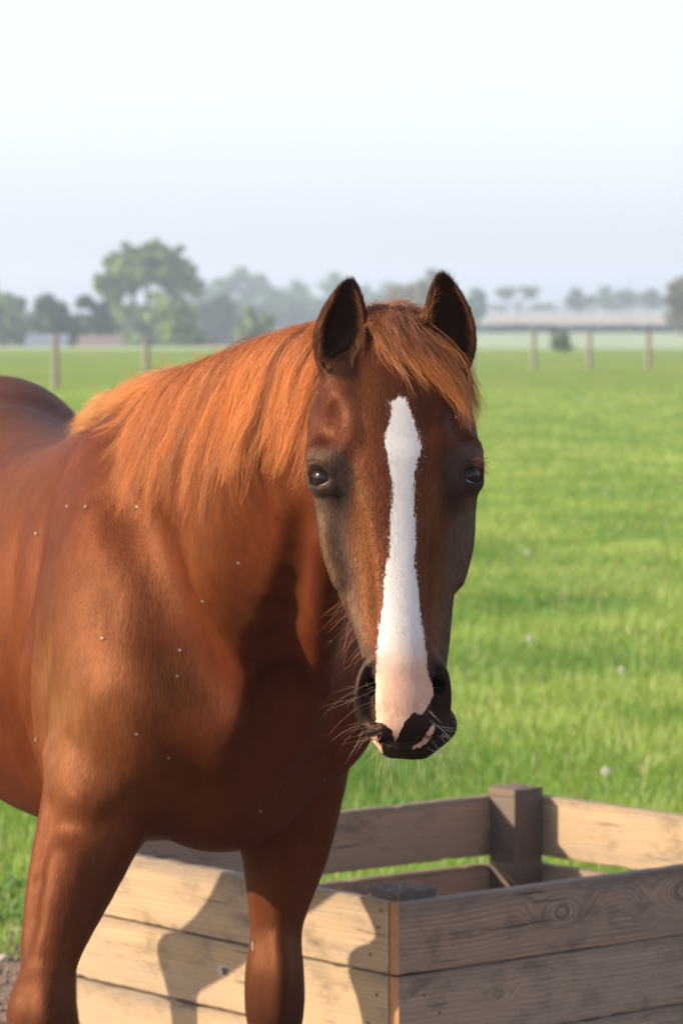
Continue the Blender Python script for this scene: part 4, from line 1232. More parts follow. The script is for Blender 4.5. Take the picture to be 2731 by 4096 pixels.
TONE = .325
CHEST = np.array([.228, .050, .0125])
def horse_colour(p, n=None):
    """pigment at points on the horse: rgb, and signed distances to the white and pink marks"""
    q = to_head(p)
    x, y, z = q.T
    c = np.tile(CHEST, (len(p), 1))
    n1 = vnoise(p, 9, 3); n2 = vnoise(p, 28, 5); n3 = vnoise(p, 90, 8)
    # large soft patches of redder and paler coat
    c = mixc(c, (.30, .095, .028), smooth01(.45, .8, n1) * .5)
    c = mixc(c, (.15, .036, .012), smooth01(.5, .9, 1 - n1) * .5)
    c *= (1 + .22 * (n2 - .5) + .18 * (n3 - .5))[:, None]
    # dusty shoulder, its dust strengthened to keep the sunlit side light
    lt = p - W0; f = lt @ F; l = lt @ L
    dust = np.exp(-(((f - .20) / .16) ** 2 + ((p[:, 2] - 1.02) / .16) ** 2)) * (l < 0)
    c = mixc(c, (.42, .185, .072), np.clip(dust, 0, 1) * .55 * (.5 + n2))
    breast = smooth01(-.20, -.05, l) * smooth01(.05, .2, f) * smooth01(.7, .85, p[:, 2])  # breast coat darkened, its shade deepened in the pigment
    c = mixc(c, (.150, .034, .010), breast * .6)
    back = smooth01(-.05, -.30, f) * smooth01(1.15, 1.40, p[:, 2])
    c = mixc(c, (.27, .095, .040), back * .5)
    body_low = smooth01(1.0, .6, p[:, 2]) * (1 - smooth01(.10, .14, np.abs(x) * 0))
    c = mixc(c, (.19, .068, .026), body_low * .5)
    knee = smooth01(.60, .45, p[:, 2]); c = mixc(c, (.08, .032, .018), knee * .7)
    hoof = (p[:, 2] < .075); c[hoof] = (.06, .05, .045)
    # ---- head
    on = smooth01(-.24, -.17, y) * (z < .33) * (z > -.42) * (np.abs(x) < .16) * (p[:, 1] < 5.42)
    hc = np.tile(np.array([.225, .062, .024]), (len(p), 1))
    hc *= (1 + .25 * (n2 - .5) + .15 * (n3 - .5))[:, None]
    ax = np.abs(x + .004 * (n2 - .5))
    fore = smooth01(.02, .10, z)
    hc = mixc(hc, (.120, .036, .018), fore * .55)
    # rusty streaks beside the white stripe below the eyes
    st = np.exp(-((ax - .052) / .016) ** 2) * smooth01(.02, -.03, z) * smooth01(-.30, -.22, z)
    hc = mixc(hc, (.27, .105, .035), np.clip(st * (0.5 + .9 * n2), 0, 1))
    # grey brown bloom of the cheeks and the sides of the nose
    w = np.interp(z, [-.40, -.30, -.24, -.14, -.04, .03, .10], [.030, .036, .046, .060, .066, .072, .2])
    side = smooth01(-.008, .010, ax - w + .012 * (n2 - .5)) * smooth01(.06, .02, z)
    hc = mixc(hc, (.215, .150, .105), side * .85)
    hc = mixc(hc, (.24, .098, .036), side * smooth01(.55, .85, n1 * .5 + n2 * .5) * .5)
    under = smooth01(-.10, -.16, y) * smooth01(-.02, -.1, z); hc = mixc(hc, (.22, .085, .035), under * .7)
    # dark skin round the eyes and up over the brow
    de = np.sqrt(((np.abs(x) - .100) / .9) ** 2 + ((z - .004) / 1.05) ** 2 + ((y + .035) / 1.5) ** 2)
    hc = mixc(hc, (.200, .130, .090), smooth01(.052, .036, de) * .6)
    hc = mixc(hc, (.060, .044, .038), smooth01(.030, .021, de) * .92)
    dv = np.sqrt(((np.abs(x) - .076) / 1.0) ** 2 + ((z + .004) / 2.4) ** 2)
    hc = mixc(hc, (.060, .038, .034), smooth01(.030, .008, dv) * .8)
    # muzzle and nostrils
    mz = smooth01(-.222, -.275, z + .3 * np.clip(.04 - ax, 0, .1) - .15 * np.clip(-y - .04, 0, .1))
    hc = mixc(hc, (.085, .064, .054), mz * .9)
    mz2 = np.clip(smooth01(-.262, -.285, z) * smooth01(.028, .040, ax) + smooth01(-.326, -.336, z), 0, 1)
    hc = mixc(hc, (.018, .015, .014), mz2 * .97)
    cav = smooth01(.010, .003, np.sqrt((np.abs(x) - .048) ** 2 / .8 + (np.clip(np.abs(z + .295) - .030, 0, 1)) ** 2 + (y + .016) ** 2 * 0)) * (y < -.012) * (z < -.25)
    hc = mixc(hc, (.012, .009, .009), cav * (z > -.34))
    chin = smooth01(-.070, -.085, y) * smooth01(-.26, -.30, z); hc = mixc(hc, (.040, .032, .029), chin * .9)
    # inside of the ears
    for s in (-1, 1):
        b, t_ = EARS[s]
        axv = _nrm(t_ - b); r = q - b; h = (r @ axv) / np.linalg.norm(t_ - b)
        near = (h > .02) & (np.abs(x - b[0] - (t_[0] - b[0]) * h) < .05) & (y > -.14)
        e = near * smooth01(.0, .12, h)
        hc = mixc(hc, (.185, .055, .022), e * .9)
        opd = np.array([s * .16, 1.0, -.3]); opd = opd / np.linalg.norm(opd)
        if n is not None:
            nh = n @ HM.T
            inn = e * smooth01(.25, .65, nh @ opd) * smooth01(.033, .020, np.abs(x - b[0] - (t_[0] - b[0]) * h - s * .006))
            hc = mixc(hc, (.028, .014, .010), inn * .9)
    c = c * (1 - on[:, None]) + hc * on[:, None]
    front = (y > -.075) & (on > .3)
    bs = np.where(front, poly_sd(x, z, BLAZE), -.05)
    ps = np.where(front, np.maximum.reduce([poly_sd(x, z, PINK), poly_sd(x, z, LIPL), poly_sd(x, z, LIPR)]), -.05)
    inn = (np.hypot((np.abs(x) - .0495) / .9, np.clip(np.abs(z + .294) - .032, 0, 1)) < .0115) & (y < -.0065 - .15 * np.abs(z + .29))
    deep = (y < -.024) & (np.abs(x) > .016) & (np.abs(x) < .0565) & (z > -.338) & (z < -.245)
    c = np.where((deep & (on > .3))[:, None], np.array([.02, .013, .012])[None], c)
    inn = inn | deep | ((np.abs(x) > .041) & (np.abs(x) < .056) & (y < -.013) & (z > -.325) & (z < -.262))
    ps = np.where(inn & (z < -.245) & (z > -.335), -.01, ps); bs = np.where(inn & (z < -.245), -.01, bs)
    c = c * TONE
    return np.clip(c, .004, 1), bs, ps, q

def coat_shader(name):
    t = NT(name)
    col = t.n('ShaderNodeAttribute', attribute_name='pigment').outputs['Color']
    bsd = t.n('ShaderNodeAttribute', attribute_name='blaze').outputs['Fac']
    psd = t.n('ShaderNodeAttribute', attribute_name='pink').outputs['Fac']
    hd = t.n('ShaderNodeAttribute', attribute_name='headpos').outputs['Vector']
    tc = t.n('ShaderNodeTexCoord').outputs['Object']
    hair = t.noise(t.mapping(hd, (420, 420, 60)), 1.0, 3, .6)
    wob = t.noise(hd, 190, 4, .6)
    b = t.math('ADD', bsd, t.math('MULTIPLY', t.math('ADD', t.math('SUBTRACT', hair, .5), t.math('SUBTRACT', wob, .5)), .010))
    mb = t.n('ShaderNodeMapRange', interpolation_type='SMOOTHSTEP', ins={'Value': b, 'From Min': -.0012, 'From Max': .0018}).outputs[0]
    p = t.math('ADD', psd, t.math('MULTIPLY', t.math('SUBTRACT', t.noise(hd, 260, 3, .6), .5), .006))
    mp = t.n('ShaderNodeMapRange', interpolation_type='SMOOTHSTEP', ins={'Value': p, 'From Min': -.0006, 'From Max': .0006}).outputs[0]
    sep = t.n('ShaderNodeSeparateXYZ', ins={0: hd})
    # the stripe turns from white hair to bare pink skin towards the nostrils
    pk = t.n('ShaderNodeMapRange', interpolation_type='SMOOTHSTEP', ins={'Value': t.math('ADD', sep.outputs[2], t.math('MULTIPLY', t.math('SUBTRACT', wob, .5), .02)), 'From Min': -.205, 'From Max': -.290}).outputs[0]
    pink = t.mix(t.noise(hd, 120, 4, .6), (.40, .235, .165), (.50, .325, .24))
    white = t.mix(t.noise(t.mapping(hd, (300, 300, 50)), 1.0, 3, .6), (.44, .41, .385), (.58, .55, .52))
    edge = t.n('ShaderNodeMapRange', interpolation_type='SMOOTHSTEP', ins={'Value': bsd, 'From Min': .0005, 'From Max': .0075}).outputs[0]
    white = t.mix(t.math('MULTIPLY', t.math('SUBTRACT', 1.0, edge), pk), white, (.25, .24, .25))
    wp = t.mix(pk, white, pink)
    vary = t.math('ADD', t.math('MULTIPLY', hair, .5), .75)
    c0 = t.mix(1.0, col, t.n('ShaderNodeCombineColor', ins={0: vary, 1: vary, 2: vary}).outputs[0], 'MULTIPLY')
    c1 = t.mix(mb, c0, wp)
    c2 = t.mix(mp, c1, pink)
    return t, c2, mb, mp, hd, tc, pk

HN = None
def vert_normals(V, Fc):
    fn = np.cross(V[Fc[:, 2]] - V[Fc[:, 0]], V[Fc[:, 3]] - V[Fc[:, 1]])
    N = np.zeros_like(V)
    for j in range(4):
        for a in range(3): N[:, a] += np.bincount(Fc[:, j], fn[:, a], len(V))
    return N / (np.linalg.norm(N, axis=1, keepdims=True) + 1e-12)
HN = vert_normals(HV, HF)
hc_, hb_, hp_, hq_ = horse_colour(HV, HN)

t, c2, mb, mp, hd, tc, pk = coat_shader('horse_coat')
fine = t.noise(t.mapping(tc, (230, 230, 70), rot=(0.0, .25, 0.0)), 1.0, 5, .7, .4)
mid = t.noise(t.mapping(tc, (45, 45, 18)), 1.0, 3, .5)
wr = t.noise(t.mapping(hd, (60, 60, 260)), 1.0, 3, .6, 1.5)            # wrinkles across the bare muzzle
hgt = t.math('ADD', t.math('MULTIPLY', fine, .5), t.math('MULTIPLY', mid, .6))
hgt = t.math('ADD', hgt, t.math('MULTIPLY', t.math('MULTIPLY', wr, mp), .9))
c2 = t.mix(1.0, c2, t.n('ShaderNodeCombineColor', ins={i: t.math('ADD', t.math('MULTIPLY', t.math('SUBTRACT', t.math('ADD', t.math('MULTIPLY', fine, .6), t.math('MULTIPLY', mid, .4)), .5), t.math('MULTIPLY', t.math('SUBTRACT', 1.0, mb), w)), 1.0) for i, w in ((0, 1.4), (1, 1.7), (2, 1.8))}).outputs[0], 'MULTIPLY')
hgt = t.math('MULTIPLY', hgt, t.math('SUBTRACT', 1.0, t.math('MULTIPLY', t.math('MAXIMUM', mb, mp), .82)))
nb_ = t.bump(hgt, .6, .004)
rough = t.math('ADD', t.math('MULTIPLY', mp, .05), .47)
b_ = t.bsdf(c2, rough, nb_, **{'Specular IOR Level': .03})
gl = t.n('ShaderNodeBsdfGlossy', ins={'Color': t.mix(.35, c2, (.60, .24, .10)), 'Roughness': .40, 'Normal': nb_})
mx_ = t.n('ShaderNodeMixShader', ins={0: .06, 1: b_.outputs[0], 2: gl.outputs[0]})
t.link(mx_.outputs[0], t.out.inputs['Surface'])
M_COAT = t.m

horse = empty('horse', (-.3, 6.4, 0))
tag(horse, 'chestnut horse with white blaze and ginger mane looking at the camera', 'horse')
HORSE_OFF = np.array([-.3, 6.4, 0.0])
body = mesh_np('body', HV - HORSE_OFF, HF, M_COAT, horse, smooth=True)
me = body.data
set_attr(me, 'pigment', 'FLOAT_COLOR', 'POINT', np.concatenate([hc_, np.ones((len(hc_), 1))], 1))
set_attr(me, 'blaze', 'FLOAT', 'POINT', hb_); set_attr(me, 'pink', 'FLOAT', 'POINT', hp_)
set_attr(me, 'headpos', 'FLOAT_VECTOR', 'POINT', hq_)

# ------------------------------------------------------------------ eyes
te = NT('horse_eye')
oc = te.n('ShaderNodeTexCoord').outputs['Object']
so = te.n('ShaderNodeSeparateXYZ', ins={0: oc})
zz = te.math('DIVIDE', so.outputs[2], .0205)
pup = te.math('ADD', te.math('POWER', te.math('DIVIDE', te.math('ABSOLUTE', so.outputs[0]), .0072), 2.0), te.math('POWER', te.math('DIVIDE', te.math('ABSOLUTE', so.outputs[1]), .0042), 2.0))
pm = te.n('ShaderNodeMapRange', ins={'Value': pup, 'From Min': .8, 'From Max': 1.2}).outputs[0]
iris = te.mix(te.noise(oc, 400, 4), (.006, .003, .002), (.018, .007, .004))
ci = te.mix(pm, (.002, .002, .002), iris)
sm_ = te.n('ShaderNodeMapRange', ins={'Value': zz, 'From Min': .55, 'From Max': .49}).outputs[0]
sclera = te.mix(te.noise(oc, 120, 3), (.55, .52, .50), (.72, .70, .68))
dk = te.n('ShaderNodeMapRange', ins={'Value': zz, 'From Min': .68, 'From Max': .60}).outputs[0]
ci = te.mix(dk, ci, (.006, .004, .004))
te.bsdf(te.mix(sm_, ci, sclera), .12, **{'Coat Weight': .7, 'Coat Roughness': .02, 'Coat IOR': 1.33, 'IOR': 1.3, 'Specular IOR Level': .2})
def uv_sphere(r, nu=40, nv=24):
    V = [(0, 0, r)]
    for i in range(1, nv):
        a = math.pi * i / nv
        for j in range(nu):
            b = 2 * math.pi * j / nu
            k = 1 + .06 * max(0, math.cos(a) - .7) / .3       # the cornea bulges
            V.append((r * k * math.sin(a) * math.cos(b), r * k * math.sin(a) * math.sin(b), r * k * math.cos(a)))
    V.append((0, 0, -r)); Fc = []
    for j in range(nu): Fc.append((0, 1 + j, 1 + (j + 1) % nu))
    for i in range(nv - 2):
        for j in range(nu):
            a = 1 + i * nu + j; b = 1 + i * nu + (j + 1) % nu
            Fc.append((a, a + nu, b + nu, b))
    e = 1 + (nv - 2) * nu
    for j in range(nu): Fc.append((e + j, len(V) - 1, e + (j + 1) % nu))
    return V, Fc
for s in (-1, 1):
    V, Fc = uv_sphere(.0225)
    eye = mesh_np('eye', V, Fc, te.m, horse, smooth=True)
    gz = _nrm(hx * s * .60 + hy * .75 + hz * .52)
    rt = _nrm(np.cross(Z, gz)); up = np.cross(gz, rt)
    M = Matrix([[rt[i], up[i], gz[i], (H(s * .0945, -.0425, .0065) - HORSE_OFF)[i]] for i in range(3)] + [[0, 0, 0, 1]])
    eye.matrix_local = M

# ------------------------------------------------------------------ hair as real strands
def strands(name, pts, radii, cols, mat, parent, kind=None):
    """pts (n, k, 3) world, radii (n, k), cols (n, 3)"""
    n, k, _ = pts.shape
    cu = bpy.data.hair_curves.new(name)
    cu.add_curves([k] * n)
    cu.attributes['position'].data.foreach_set('vector', (pts - HORSE_OFF).astype(np.float32).ravel())
    ra = cu.attributes.get('radius') or cu.attributes.new('radius', 'FLOAT', 'POINT')
    ra.data.foreach_set('value', radii.astype(np.float32).ravel())
    dom = 'POINT' if cols.ndim == 3 else 'CURVE'
    ca = cu.attributes.new('hair_col', 'FLOAT_COLOR', dom)
    ca.data.foreach_set('color', np.concatenate([cols, np.ones(cols.shape[:-1] + (1,))], -1).astype(np.float32).ravel())
    cu.materials.append(mat)
    o = link_obj(name, cu, parent)
    if kind: o['kind'] = kind
    return o

def hair_mat(name, rough, spec, hairy=True, thru=0.0):
    t = NT(name)
    c = t.n('ShaderNodeAttribute', attribute_name='hair_col').outputs['Color']
    if hairy:
        a = t.n('ShaderNodeBsdfHairPrincipled')
        a.parametrization = 'COLOR'
        t.link(c, a.inputs['Color'])
        a.inputs['Roughness'].default_value = rough
        a.inputs['IOR'].default_value = 1.36
        a.inputs['Radial Roughness'].default_value = .6
        a.inputs['Random Roughness'].default_value = .3
        t.link(a.outputs[0], t.out.inputs['Surface'])
    else:
        b_ = t.bsdf(c, rough, **{'Specular IOR Level': spec, 'Specular Tint': t.mix(.55, c, (1, 1, 1))})
        if thru:
            tr_ = t.n('ShaderNodeBsdfTranslucent', ins={'Color': c})
            mx_ = t.n('ShaderNodeMixShader', ins={0: thru, 1: b_.outputs[0], 2: tr_.outputs[0]})
            t.link(mx_.outputs[0], t.out.inputs['Surface'])
    return t.m
M_HAIR = hair_mat('mane_hair', .42, .5, False, .25)
M_FUR = hair_mat('coat_hair', .7, .06, hairy=False)
rng = np.random.default_rng(11)

# short coat over everything that can be seen of the horse
def sample_surface(n, wfun):
    A = HV[HF[:, 0]]; B = HV[HF[:, 1]]; C = HV[HF[:, 2]]; D = HV[HF[:, 3]]
    cen = (A + B + C + D) / 4
    nn = np.cross(C - A, D - B); ar = np.linalg.norm(nn, axis=1) / 2; nn = nn / (2 * ar[:, None] + 1e-12)
    w = ar * wfun(cen, nn)
    cdf = np.cumsum(w); cdf /= cdf[-1]
    i = np.searchsorted(cdf, rng.random(n)); i = np.clip(i, 0, len(HF) - 1)
    u, v = rng.random((n, 1)), rng.random((n, 1))
    p = (A[i] * (1 - u) + B[i] * u) * (1 - v) + (D[i] * (1 - u) + C[i] * u) * v
    nv = (HN[HF[i, 0]] * (1 - u) + HN[HF[i, 1]] * u) * (1 - v) + (HN[HF[i, 3]] * (1 - u) + HN[HF[i, 2]] * u) * v
    return p, nv / (np.linalg.norm(nv, axis=1, keepdims=True) + 1e-9)

def coat_flow(p, n):
    """direction the coat lies in"""
    q = to_head(p)
    head = (q[:, 2] > -.42) & (np.abs(q[:, 0]) < .15) & (q[:, 1] > -.22) & (p[:, 1] < 5.42)
    v = np.tile(-F * .6 - Z * .8, (len(p), 1))
    lt = p - W0; f = lt @ F
    neck = smooth01(.25, .45, f)
    v = v * (1 - neck[:, None]) + neck[:, None] * (-Z * 1.0 - F * .25 - L * .1)[None]
    leg = p[:, 2] < .85
    v[leg] = -Z * 1.0 - F * .1
    back = (p[:, 2] > 1.35) & (f < .1); v[back] = -F * 1.0 - Z * .3
    hv = np.stack([np.clip(q[:, 0] / .02, -1, 1) * (.35 + .5 * np.exp(-((q[:, 2] - .04) / .025) ** 2)), np.full(len(p), -.1), -1.0 + 1.4 * smooth01(.0, .07, q[:, 2])], 1)
    ear = q[:, 2] + .3 * q[:, 1] > .16
    hv[ear] = (0, .1, 1)
    v[head] = (hv @ HM)[head]
    sw = np.stack([vnoise(p, 14, k) - .5 for k in (21, 22, 23)], 1) * .4
    v = v + sw
    v = v - n * (v * n).sum(1, keepdims=True)
    return v / (np.linalg.norm(v, axis=1, keepdims=True) + 1e-9), head, ear, q

def coat(name, n, wfun, lmul, rad):
    p, nn = sample_surface(n, wfun)
    v, head, ear, q = coat_flow(p, nn)
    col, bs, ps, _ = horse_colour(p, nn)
    muz = (q[:, 2] < -.25) & head
    ln = np.where(head, .0048, .0062) * lmul * rng.uniform(.6, 1.3, len(p))
    ln = np.where(ear, .009 * lmul, ln); ln = ln * np.where(head, 1 - .62 * smooth01(-.20, -.27, q[:, 2]), 1)
    eyez = (np.hypot(np.abs(q[:, 0]) - .103, q[:, 2] - .004) < .030) & head
    ln = np.where(eyez, .0025 * lmul, ln)
    b = bs + rng.normal(0, .0034, len(p))
    wm = smooth01(-.0005, .0005, b) * (1 - smooth01(-.225, -.27, q[:, 2]))
    col = mixc(col, (.55, .525, .50), wm)
    inno = (np.hypot((np.abs(q[:, 0]) - .049), np.clip(np.abs(q[:, 2] + .294) - .032, 0, 1)) < .016) & (q[:, 2] < -.25) & head
    keep = ~inno & ~((bs > -.002) & (q[:, 2] < -.225 - rng.uniform(0, .045, len(p)))) & ~(ps > -.002)
    ln = ln * (1 - .30 * (b > 0))
    jit = rng.uniform(.88, 1.14, (len(p), 1)) ** np.where(b > 0, .35, 1.0)[:, None]; col = np.clip(col * jit, 0, .9)
    lift = rng.uniform(.04, .12, (len(p), 1)) * np.where(ear, 1.2, 1)[:, None]
    vv = v + rng.normal(0, .16, v.shape)
    p0 = p - nn * .0004
    p1 = p0 + (vv + nn * lift) * (ln * .5)[:, None]
    p2 = p0 + (vv + nn * lift * .55) * ln[:, None]
    pts = np.stack([p0, p1, p2], 1)[keep]
    r = np.stack([np.full(len(p), rad), np.full(len(p), rad * .8), np.full(len(p), rad * .15)], 1)[keep]
    return strands(name, pts, r, col[keep], M_FUR, horse, 'stuff')

_cam = np.array([0, 0, EYE])
def w_body(c, n):
    d = c - _cam; d /= np.linalg.norm(d, axis=1, keepdims=True)
    face = (-(d * n).sum(1)) > -.35
    q = to_head(c); head = (q[:, 2] > -.42) & (np.abs(q[:, 0]) < .15) & (q[:, 1] > -.22) & (c[:, 1] < 5.42)
    return face * (c[:, 1] < 7.3) * (c[:, 2] > .4) * np.where(head, 0.0, 1.0) + (c[:, 1] >= 7.3) * face * .25
def w_head(c, n):
    q = to_head(c); head = (q[:, 2] > -.42) & (np.abs(q[:, 0]) < .15) & (q[:, 1] > -.22) & (c[:, 1] < 5.42)
    d = c - _cam; d /= np.linalg.norm(d, axis=1, keepdims=True)
    face = (-(d * n).sum(1)) > -.4
    return head * face * 1.0
coat('face_coat', N_HEAD_FUR, w_head, 1.0, .00013)

# ------------------------------------------------------------------ mane and forelock
def simulate(root, d0, steps, seg, force, off, stiff=.55, wander=.10):
    """let strands fall under a force field and slide over the skin; returns (n, steps, 3)"""
    n = len(root); p = root.copy(); d = d0.copy(); out = [p.copy()]
    w = rng.normal(0, 1, (n, 3)) * wander
    for i in range(steps - 1):
        w = w * .8 + rng.normal(0, 1, (n, 3)) * wander * .5
        d = d * stiff + force(p, i / steps) * (1 - stiff) + w * .3
        d /= np.linalg.norm(d, axis=1, keepdims=True) + 1e-9
        p = p + d * seg[:, None]
        s = sdf(p); g = grad(p, .004)
        push = np.clip(off - s, 0, .03)
        p = p + g * push[:, None]
        hit = push > 0
        dn = (d * g).sum(1)
        d = np.where((hit & (dn < 0))[:, None], d - g * dn[:, None], d)
        out.append(p.copy())
    return np.stack(out, 1)

def locks(guides, per, spread, tip, frizz, k_out=None, lenvar=(.75, 1.05)):
    n, k, _ = guides.shape
    G = np.repeat(guides, per, 0)
    m = len(G)
    # a curve parameter scaled per strand makes strands of different length
    ls = rng.uniform(lenvar[0], lenvar[1], m)
    t = np.linspace(0, 1, k)[None] * ls[:, None]
    x = np.clip(t * (k - 1), 0, k - 1.001); i0 = x.astype(int); fr = (x - i0)[..., None]
    ar = np.arange(m)[:, None]
    S = G[ar, i0] * (1 - fr) + G[ar, i0 + 1] * fr
    o = rng.normal(0, 1, (m, 1, 3)) * spread
    tt = np.linspace(0, 1, k)[None, :, None]
    S = S + o * (1 - tt * (1 - tip))
    # long soft waves, each strand its own
    ph = rng.uniform(0, 6.28, (m, 1, 3)); fq = rng.uniform(4, 11, (m, 1, 3))
    S = S + np.sin(tt * fq + ph) * frizz * rng.uniform(.3, 1.6, (m, 1, 1)) * tt ** .8
    S = S + np.cumsum(rng.normal(0, 1, (m, k, 3)) * frizz * .10, 1)
    return S

def hair_cols(n, base, jit=.35):
    c = np.tile(np.asarray(base, float), (n, 1))
    c = c * rng.uniform(1 - jit, 1 + jit, (n, 1))
    c[:, 1] *= rng.uniform(.85, 1.15, n)
    return np.clip(c, .01, .92)

cp = np.array([[-.435, 6.66, 1.44]] + [list(x) for x in crest] + [[.075, 5.36, 1.56]])
cl = np.concatenate([[0], np.cumsum(np.linalg.norm(np.diff(cp, axis=0), axis=1))]); cl /= cl[-1]
def crest_at(u):
    x = np.stack([np.interp(u, cl, cp[:, j]) for j in range(3)], -1)
    return x
def on_skin(p, n_it=4):
    for _ in range(n_it):
        s = sdf(p); g = grad(p, .004); p = p - g * np.clip(s, -.02, .02)[:, None]
    return p
NG = 520
u = rng.uniform(.07, 1, NG) ** .95
roots = crest_at(u) + L * rng.normal(0, .010, NG)[:, None] + np.array([0, 0, .03])
roots = on_skin(roots)
Rt = -L
tocam = np.array([0, -1.0, 0])
d0 = Rt * .75 + Z * rng.uniform(.25, .75, NG)[:, None] + F * rng.normal(-.25, .25, NG)[:, None]
d0 /= np.linalg.norm(d0, axis=1, keepdims=True)
ln = np.interp(u, [0, .10, .27, .36, .45, .65, .8, .92, 1], [.09, .11, .12, .19, .285, .305, .27, .225, .185]) * rng.uniform(.78, 1.12, NG)
ST = 22
wither = smooth01(.41, .32, u)
def mane_force(p, t):
    f = -Z * 1.0 + Rt * .20 - F * .17
    fw = -F * 1.0 - Z * .50 + Rt * .30
    return f[None] * (1 - wither[:, None]) + fw[None] * wither[:, None]
gd = simulate(roots, d0, ST, ln / (ST - 1), mane_force, rng.uniform(.003, .014, NG), stiff=.60, wander=.28)
S = locks(gd, 32, .0052, .30, .0052, lenvar=(.5, 1.12))
n = len(S)
uu = np.repeat(u, 32)
lockc = np.repeat(rng.uniform(.68, 1.35, NG), 32)
cols = hair_cols(n, (.42, .135, .034), .38) * lockc[:, None]
cols = mixc(cols, (.58, .30, .12), smooth01(.40, .20, uu) * .45)
redd = np.repeat(rng.random(NG) < .18, 32); cols[redd] = cols[redd] * np.array([.50, .45, .60])
polc = smooth01(.90, 1.0, uu); cols = cols * (1 - polc[:, None]) + cols * np.array([.75, .60, .62]) * polc[:, None]
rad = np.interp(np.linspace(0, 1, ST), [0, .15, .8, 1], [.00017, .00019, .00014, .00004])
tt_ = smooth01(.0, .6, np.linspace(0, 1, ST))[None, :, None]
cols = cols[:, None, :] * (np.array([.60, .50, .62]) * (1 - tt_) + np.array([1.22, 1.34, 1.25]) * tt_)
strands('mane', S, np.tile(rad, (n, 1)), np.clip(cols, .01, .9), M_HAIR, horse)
# loose hairs standing off the crest
NF = 170
uf = np.concatenate([rng.uniform(.05, 1, 90), rng.normal(.30, .018, 40), rng.normal(.46, .02, 18), rng.normal(.80, .05, 22)])
uf = np.clip(uf, .03, 1)
rf = on_skin(crest_at(uf) + L * rng.normal(0, .012, NF)[:, None] + np.array([0, 0, .03]))
df = -F * rng.uniform(.2, .9, NF)[:, None] + Z * rng.uniform(.5, 1.1, NF)[:, None] + Rt * rng.uniform(-.3, .7, NF)[:, None]
df /= np.linalg.norm(df, axis=1, keepdims=True)
fl = simulate(rf, df, 16, rng.uniform(.03, .075, NF) / 15, lambda p, t: np.tile(-Z * .35 - F * .5 + Rt * .3, (NF, 1)), np.full(NF, .003), stiff=.80, wander=.30)
S = locks(fl, 9, .0028, .9, .0030, lenvar=(.5, 1.0))
cols = hair_cols(len(S), (.50, .19, .055), .3)
strands('loose_mane_hair', S, np.tile(np.interp(np.linspace(0, 1, 16), [0, .8, 1], [.00015, .00012, .00004]), (len(S), 1)), cols, M_HAIR, horse)

# forelock: from the poll forward, swept across to the horse's left eye
NG = 150
fx = np.clip(rng.normal(.004, .020, NG), -.036, .042)
ru = np.stack([fx, np.full(NG, -.075) + rng.normal(0, .012, NG), np.full(NG, .235)], 1)
roots = on_skin(HO + ru @ HM, 6)
side = smooth01(-.040, .012, fx + rng.normal(0, .008, NG))        # 0: falls left and short, 1: swept right and long
d0 = (np.stack([.15 * side - .15 * (1 - side), np.full(NG, .9), np.full(NG, .55)], 1) + rng.normal(0, .15, (NG, 3))) @ HM
d0 /= np.linalg.norm(d0, axis=1, keepdims=True)
ln = (.078 + .130 * side) * rng.uniform(.72, 1.06, NG)
def fore_force(p, t):
    q = to_head(p)
    a = np.stack([-.10 + side * (.48 + .75 * t) - 3.0 * np.clip(q[:, 0] - .070, 0, .1) * 12, np.full(len(p), -.05), np.full(len(p), -1.0)], 1)
    return (a / np.linalg.norm(a, axis=1, keepdims=True)) @ HM
gd = simulate(roots, d0, 20, ln / 19, fore_force, rng.uniform(.003, .015, NG), stiff=.66, wander=.17)
S = locks(gd, 36, .0046, .75, .0046, lenvar=(.6, 1.1))
n = len(S)
lockc = np.repeat(rng.uniform(.7, 1.3, NG), 36)
cols = hair_cols(n, (.215, .064, .026), .30) * lockc[:, None]
tipc = np.repeat(rng.random(NG) < .45, 36); cols[tipc] = cols[tipc] * np.array([1.5, 1.6, 1.2])
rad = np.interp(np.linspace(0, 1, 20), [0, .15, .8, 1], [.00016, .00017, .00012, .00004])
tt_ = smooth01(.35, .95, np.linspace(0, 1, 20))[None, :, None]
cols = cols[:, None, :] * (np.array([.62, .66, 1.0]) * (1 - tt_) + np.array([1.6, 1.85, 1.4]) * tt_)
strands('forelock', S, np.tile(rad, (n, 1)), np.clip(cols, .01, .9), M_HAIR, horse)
# frizz at the forelock's edges and the poll
NF = 110
fx = rng.uniform(-.034, .036, NF)
rf = on_skin(HO + np.stack([fx, rng.uniform(-.12, -.02, NF), np.full(NF, .22)], 1) @ HM, 6)
df = (np.stack([rng.normal(.25, .5, NF), rng.uniform(-.2, .8, NF), rng.uniform(.2, 1, NF)], 1)) @ HM
df /= np.linalg.norm(df, axis=1, keepdims=True)
fl = simulate(rf, df, 14, rng.uniform(.03, .075, NF) / 13, lambda p, t: np.tile((np.array([.5, .2, -.7]) @ HM), (NF, 1)), np.full(NF, .002), stiff=.85, wander=.35)
S = locks(fl, 9, .0030, 1.0, .0040, lenvar=(.5, 1.0))
strands('forelock_frizz', S, np.tile(np.interp(np.linspace(0, 1, 14), [0, .8, 1], [.00013, .0001, .00003]), (len(S), 1)), hair_cols(len(S), (.40, .14, .042), .3), M_HAIR, horse)
